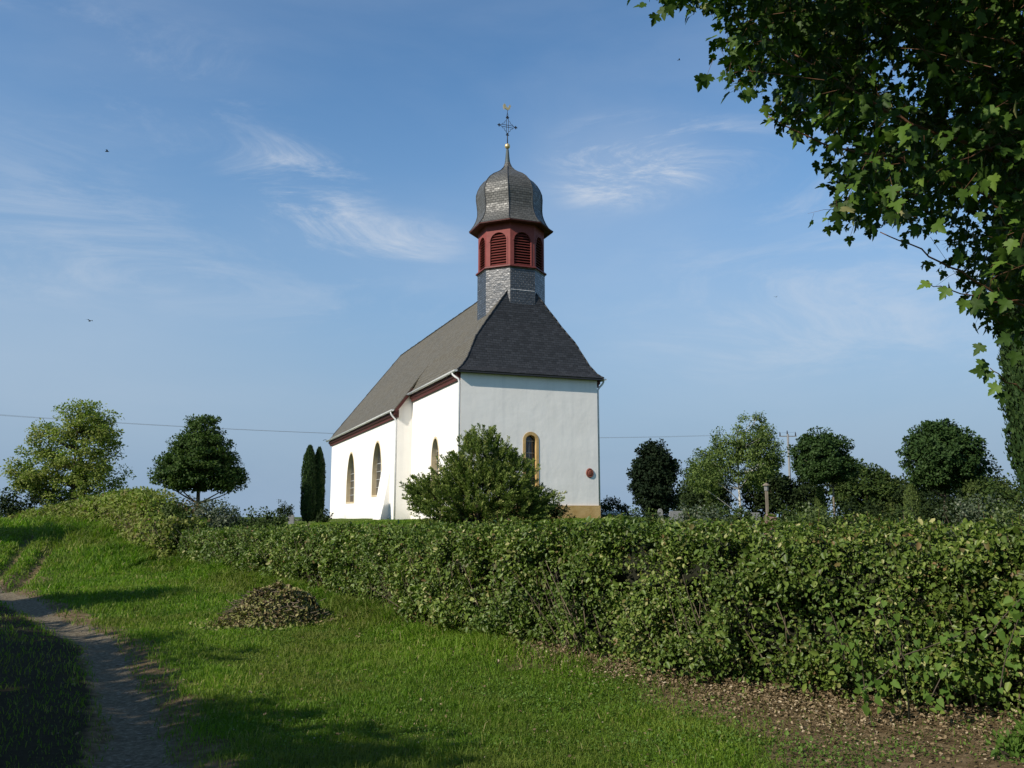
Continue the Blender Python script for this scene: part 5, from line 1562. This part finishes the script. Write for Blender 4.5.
bough([(1060, 300, 3.4), (1000, 302, 3.3), (950, 290, 3.2), (928, 283, 3.2)], 0.004, 0.0015)
bough([(1060, 420, 3.4), (1024, 390, 3.35), (1003, 378, 3.3), (990, 368, 3.3)], 0.004, 0.0015)
bough([(1000, 144, 3.35), (960, 160, 3.3), (940, 188, 3.3)], 0.004, 0.0015)
bough([(1070, 200, 3.9), (985, 182, 3.7), (940, 170, 3.6), (900, 160, 3.5)], 0.006, 0.002)
for b in (((5.6, 3.1, 2.4), (4.4, 3.4, 1.9)), ((5.3, 3.6, 3.2), (3.6, 3.9, 2.8)), ((6.0, 3.4, 1.9), (4.2, 3.8, 1.4)), ((5.0, 1.5, 3.6), (3.4, 1.0, 4.0)), ((7.6, 3.6, 3.6), (8.6, 4.2, 4.2))):
    limb(tw, (0, 0.1, 3.0), np.array(b[0]) - mO, 0.08, 0.035)
    limb(tw, np.array(b[0]) - mO, np.array(b[1]) - mO, 0.035, 0.010)
tw.build('branches', M['twig'], maple)
# single leaves standing free at the tips
for px, py, yy_, sx, sy in ((656, 14, 3.3, -.3, -1), (646, 6, 3.3, -.9, .1), (668, 6, 3.3, .4, -.8), (983, 345, 3.2, -.7, -.7), (986, 362, 3.25, -.8, -.6), (990, 371, 3.25, -.5, -.9), (984, 372, 3.25, -.9, .1), (1002, 392, 3.2, .0, -1), (998, 385, 3.2, -.7, -.7),
                            (948, 288, 3.1, -.6, -.8), (965, 300, 3.1, -.3, -.9), (1016, 352, 3.0, -.2, -.8), (1010, 338, 3.0, -.8, -.2), (832, 168, 3.3, -.6, -.7), (775, 118, 3.4, -.8, -.5), (930, 283, 3.2, -.8, -.3), (1008, 300, 3.0, -.5, -.8), (1014, 240, 2.9, -.4, -.8)):
    P.append(at(px, py, yy_) - mO); D.append(unit(np.array((sx, 0.1, sy)))); Nn.append(unit(np.array((-0.3, -0.9, 0.4)) + rng.normal(size=3) * 0.3)); S.append(0.054)
link('leaves', leaves('leaves', P, Nn, D, S, T_MAPLE), M['maple'], maple)

# ------------------------------------------------------------------ trees left of the path, outside the frame, that shade it
for k, (x, y, h, rx, rz, lab) in enumerate(((-9.4, 1.0, 6.6, 2.9, 2.2, 'broad roadside tree left of the path, nearest the viewer'), (-13.2, 5.0, 6.9, 3.1, 2.3, 'broad roadside tree left of the path, second from the viewer'), (-17.6, 9.6, 6.9, 3.0, 2.2, 'broad roadside tree left of the path, third from the viewer'),
                                              (-11.4, 3.0, 6.3, 2.6, 2.2, 'broad roadside tree filling the gap between the nearest two'), (-15.6, 7.4, 6.4, 2.7, 2.3, 'broad roadside tree filling the gap before the third'), (-7.2, -1.6, 6.4, 2.3, 1.9, 'broad roadside tree behind the viewer'), (-18.6, 8.6, 10.2, 1.0, 2.2, 'narrow tall roadside tree rising above its neighbour'), (-22.6, 24.4, 6.6, 2.4, 1.7, 'broad roadside tree left of the path, farthest from the viewer'))):
    tree('roadside_tree', lab, 'tree', x, y, [(0, 0, h - rz, rx, rx, rz), (0.3, 0.5, h - rz * 1.5, rx * 0.9, rx * 0.85, rz * 0.8), (-0.5, -0.3, h - rz * 1.5, rx * 0.85, rx * 0.85, rz * 0.8), (-0.6, -0.4, 1.5, rx * 0.7, rx * 0.7, 1.4)], h * 0.8, 0.16, 680, 46, 0.45, 0.22, 'shade_tree', rough=0.30, inner=0.10, nl=20, seed=40 + k, group='roadside trees')  # lowest crown part added to keep skylight off the path

# ------------------------------------------------------------------ grass, clover, fallen leaves
def inside_hedge(X, Y):
    """distance beyond the front foot of the hedges (positive = under or behind)"""
    xs = np.interp(Y, [p[1] for p in RP[::-1]][::-1] if RP[0][1] > RP[-1][1] else [p[1] for p in RP], [p[0] for p in RP])
    return X - xs
def blades(n, dlo, dhi, hfun, wfun, area, seed):
    """tufts of blades over the visible ground"""
    px = rng.uniform(-60, 1084, n); 
    r = np.exp(rng.uniform(math.log(dlo), math.log(dhi), n))
    X = (px - 512) / F * r * 1.03; Y = r
    return X, Y
def grass_mesh(X, Y, hf, wf, extra=1.0):
    Z = ground_full(X, Y)
    P = np.stack([X, Y], -1)
    n = len(X)
    a = rng.random(n) * 2 * math.pi
    lean = 0.35 + 0.85 * rng.random(n)
    lx, ly = np.cos(a) * lean, np.sin(a) * lean
    h = hf * (0.4 + 1.0 * rng.random(n) + 0.9 * (rng.random(n) < 0.03)) * np.clip(1 + 0.7 * fbm(P, 1.3, 77) + 0.7 * fbm(P, 4.5, 78), 0.3, 2.4)
    b = rng.random(n) * 2 * math.pi
    wx, wy = np.cos(b) * wf / 2, np.sin(b) * wf / 2
    V = np.empty((n, 5, 3))
    V[:, 0] = np.stack([X - wx, Y - wy, Z - 0.01], -1); V[:, 1] = np.stack([X + wx, Y + wy, Z - 0.01], -1)
    mx_, my_, mz_ = X + lx * h * 0.35, Y + ly * h * 0.35, Z + h * 0.62
    V[:, 2] = np.stack([mx_ + wx * .75, my_ + wy * .75, mz_], -1); V[:, 3] = np.stack([mx_ - wx * .75, my_ - wy * .75, mz_], -1)
    V[:, 4] = np.stack([X + lx * h, Y + ly * h, Z + h * (1 - 0.25 * lean)], -1)
    Fq = (np.arange(n)[:, None] * 5 + np.array([0, 1, 2, 3, 3, 2, 4])[None, :]).ravel()
    tone = np.clip(0.45 + 0.35 * fbm(P, 0.7, 11) + 0.2 * fbm(P, 3.0, 12) + 0.16 * rng.normal(size=n), 0, 0.93)
    dry = rng.random(n) < 0.05 + 0.16 * (fbm(P, 1.6, 5) > 0.3)
    tone = np.where(dry, 0.93 + 0.07 * rng.random(n), tone)
    return npmesh('grass', V.reshape(-1, 3), Fq, np.tile([4, 3], n), np.repeat(tone, 2))
def lawn_points(n, dlo, dhi, power=1.0):
    r = dlo * (dhi / dlo) ** (rng.random(n) ** power)
    px = rng.uniform(-70, 1094, n)
    X = (px - 512) / F * 1.03 * r; Y = r
    gr, so, d1, d2, mid = masks(X, Y)
    bare = np.maximum(gr, so)
    keep = rng.random(n) > bare * 1.15
    keep &= ~((d2 - d1 < 1.4) & (d1 > 0.4) & (Y < 17) & (rng.random(n) < 0.45))
    # nothing under or behind the long hedge
    ys = np.array([p[1] for p in RP]); xs = np.array([p[0] for p in RP])
    hx_ = np.interp(Y, ys, xs)
    keep &= X < hx_ + 0.10
    keep &= ~((Y > 24.5) & (X > np.interp(Y, [p[1] for p in LP], [p[0] for p in LP]) + 0.1))
    return X[keep], Y[keep]
X, Y = lawn_points(640000, 4.6, 46, 0.85)
r = np.hypot(X, Y)
go = link('grass', grass_mesh(X, Y, np.interp(r, [5, 12, 25, 45], [0.045, 0.055, 0.085, 0.14]), np.interp(r, [5, 12, 25, 45], [0.0045, 0.010, 0.024, 0.048])), M['grass'])
tag(go, 'short green grass on the verge and the bank', 'grass', kind='stuff')
# taller unmown grass at the foot of the hedges
n = 60000
u = rng.random(n); T_ = len(RP) - 1
k = u * T_; i = np.minimum(k.astype(int), T_ - 1); f = k - i
RPa = np.array(RP)
X = RPa[i, 0] * (1 - f) + RPa[i + 1, 0] * f - abs(rng.normal(size=n)) * 0.28; Y = RPa[i, 1] * (1 - f) + RPa[i + 1, 1] * f - abs(rng.normal(size=n)) * 0.2
m = (Y > 9.0 + rng.random(n) * 4)
X, Y = X[m], Y[m]
X2 = rng.uniform(-19, -10.0, 30000); Y2 = np.interp(-X2, [10, 15.3, 20.5], [25.0, 33.0, 40.0]) - abs(rng.normal(size=30000)) * 1.6
X, Y = np.concatenate([X, X2]), np.concatenate([Y, Y2])
r = np.hypot(X, Y)
g2 = link('grass', grass_mesh(X, Y, np.interp(r, [8, 25, 45], [0.11, 0.20, 0.26]), np.interp(r, [8, 25, 45], [0.008, 0.026, 0.045])), M['grass'])
tag(g2, 'taller unmown grass along the foot of the hedges', 'grass', kind='stuff')
# lawn of the churchyard
n = 90000
yy_ = rng.uniform(20, 44, n) ; xx_ = rng.uniform(-0.32, 0.2, n) * yy_
g3 = link('grass', grass_mesh(xx_, yy_, 0.06 + 0 * xx_, 0.03 + 0 * xx_), M['grass'])
tag(g3, 'mown lawn around the church behind the hedge', 'grass', kind='stuff')
# clover and weeds between the blades
X, Y = lawn_points(60000, 4.6, 20, 0.8)
P2 = np.stack([X, Y], -1)
m = fbm(P2, 1.1, 61) + 0.35 * rng.normal(size=len(X)) > 0.05
X, Y = X[m], Y[m]
n = len(X)
Pw = np.stack([X, Y, ground_full(X, Y) + 0.015 + 0.03 * rng.random(n)], -1)
cw = link('clover', leaves('clover', Pw, rdirs(n) * 0.6 + np.array((0, 0, 1)), rdirs(n) * np.array((1, 1, .3)), np.interp(Y, [5, 20], [0.014, 0.035]) * (0.6 + .8 * rng.random(n)), T_OVAL, None, 1.3), M['clover'])
tag(cw, 'clover and small broad-leaved weeds in the verge grass', 'clover', kind='stuff')
# dry leaves on the bare soil below the hedge and scattered on the grass
n = 30000
k = rng.random(n) ** 1.2 * 7; i = np.minimum(k.astype(int), T_ - 1); f = k - i
off = abs(rng.normal(size=n)) * np.interp(k, [0, 2.6, 4.0, 7], [1.3, 0.8, 0.3, 0.2]) - 0.25
X = RPa[i, 0] * (1 - f) + RPa[i + 1, 0] * f - off * 0.62; Y = RPa[i, 1] * (1 - f) + RPa[i + 1, 1] * f - off * 0.78
Xs, Ys = lawn_points(2600, 5, 22)
X, Y = np.concatenate([X, Xs]), np.concatenate([Y, Ys]); n = len(X)
Pw = np.stack([X, Y, ground_full(X, Y) + 0.008 + 0.03 * rng.random(n)], -1)
dl = link('fallen_leaves', leaves('fallen_leaves', Pw, rdirs(n) * 0.8 + np.array((0, 0, 1)), rdirs(n) * np.array((1, 1, .4)), np.interp(Y, [5, 20], [0.026, 0.05]) * (0.4 + .9 * rng.random(n)), T_OVAL), M['dead'])
tag(dl, 'dry brown leaves lying on the soil below the hedge', 'leaves', kind='stuff')
# small weeds on the bare soil
n = 3500
ctr = [(float(atz(a, b, -1.6)[0]), float(atz(a, b, -1.6)[1])) for a, b in ((700, 712), (735, 735), (640, 700), (780, 742), (850, 756), (610, 690), (560, 700), (890, 748), (820, 765), (520, 690), (670, 745), (1018, 742))]
cc = np.array(ctr)[rng.integers(0, len(ctr), n)] + rng.normal(size=(n, 2)) * 0.24
Pw = np.stack([cc[:, 0], cc[:, 1], ground_full(cc[:, 0], cc[:, 1]) + 0.01 + 0.07 * rng.random(n)], -1)
ww = link('ground_weeds', leaves('ground_weeds', Pw, rdirs(n) * .7 + np.array((0, 0, 1)), rdirs(n), 0.014 + 0.018 * rng.random(n), T_OVAL), M['clover'])
tag(ww, 'small green weeds in patches on the bare soil', 'weeds', kind='stuff')
# a fern-like clump at the right edge and two bare saplings in front of the hedge
x, y = [float(v) for v in atz(1022, 752, -1.55)[:2]]
bush('weed_clump', 'bright leafy weed clump on the soil at the lower right corner', 'weed', x, y, [(0, 0, 0.10, 0.20, 0.16, 0.12), (0.15, 0, 0.16, 0.14, 0.12, 0.12)], 60, 12, 0.05, 0.05, 'bindweed', T_SLIM, width=1.6)
for k, (px, py, px1, py1, yy_, lab) in enumerate(((909, 716, 901, 640, 6.95, 'bare dark stem rising in front of the near hedge foot'),)):
    a, b = at(px, py, yy_), at(px1, py1, yy_ + 0.05)
    a[2] = gz(a[0], a[1]) - 0.02
    mb = MB(); mb.tube([(0, 0, 0), (b - a) * 0.35 + np.array((0.012, 0, 0)), (b - a) * 0.7 - np.array((0.01, 0, 0)), b - a], [0.009, 0.008, 0.006, 0.003], 7)
    o = mb.build('sapling_stem', M['core'], None, a)
    tag(o, lab, 'sapling')
# stones on the wheel rut
pts_ = []
sb = MB()
for _ in range(260):
    t = rng.random() * 6; i = int(t); f = t - i
    x = PATH[i + 1][0] * (1 - f) + PATH[i + 2][0] * f + rng.normal() * 0.22; y = PATH[i + 1][1] * (1 - f) + PATH[i + 2][1] * f + rng.normal() * 0.2
    s = 0.006 + 0.014 * rng.random() ** 3
    z = gz(x, y)
    v = rdirs(8) * s
    q = [(x + s * a * (0.7 + 0.5 * rng.random()), y + s * b * (0.7 + 0.5 * rng.random()), z + s * c * 0.6 * (0.7 + .5 * rng.random())) for a in (-1, 1) for b in (-1, 1) for c in (-1, 1)]
    for fc in ((0, 1, 3, 2), (4, 6, 7, 5), (0, 4, 5, 1), (2, 3, 7, 6), (0, 2, 6, 4), (1, 5, 7, 3)):
        sb.face([q[j] for j in fc])
so_ = sb.build('gravel', M['stake'], None)
tag(so_, 'loose pale stones scattered along the wheel rut', 'gravel', kind='stuff')
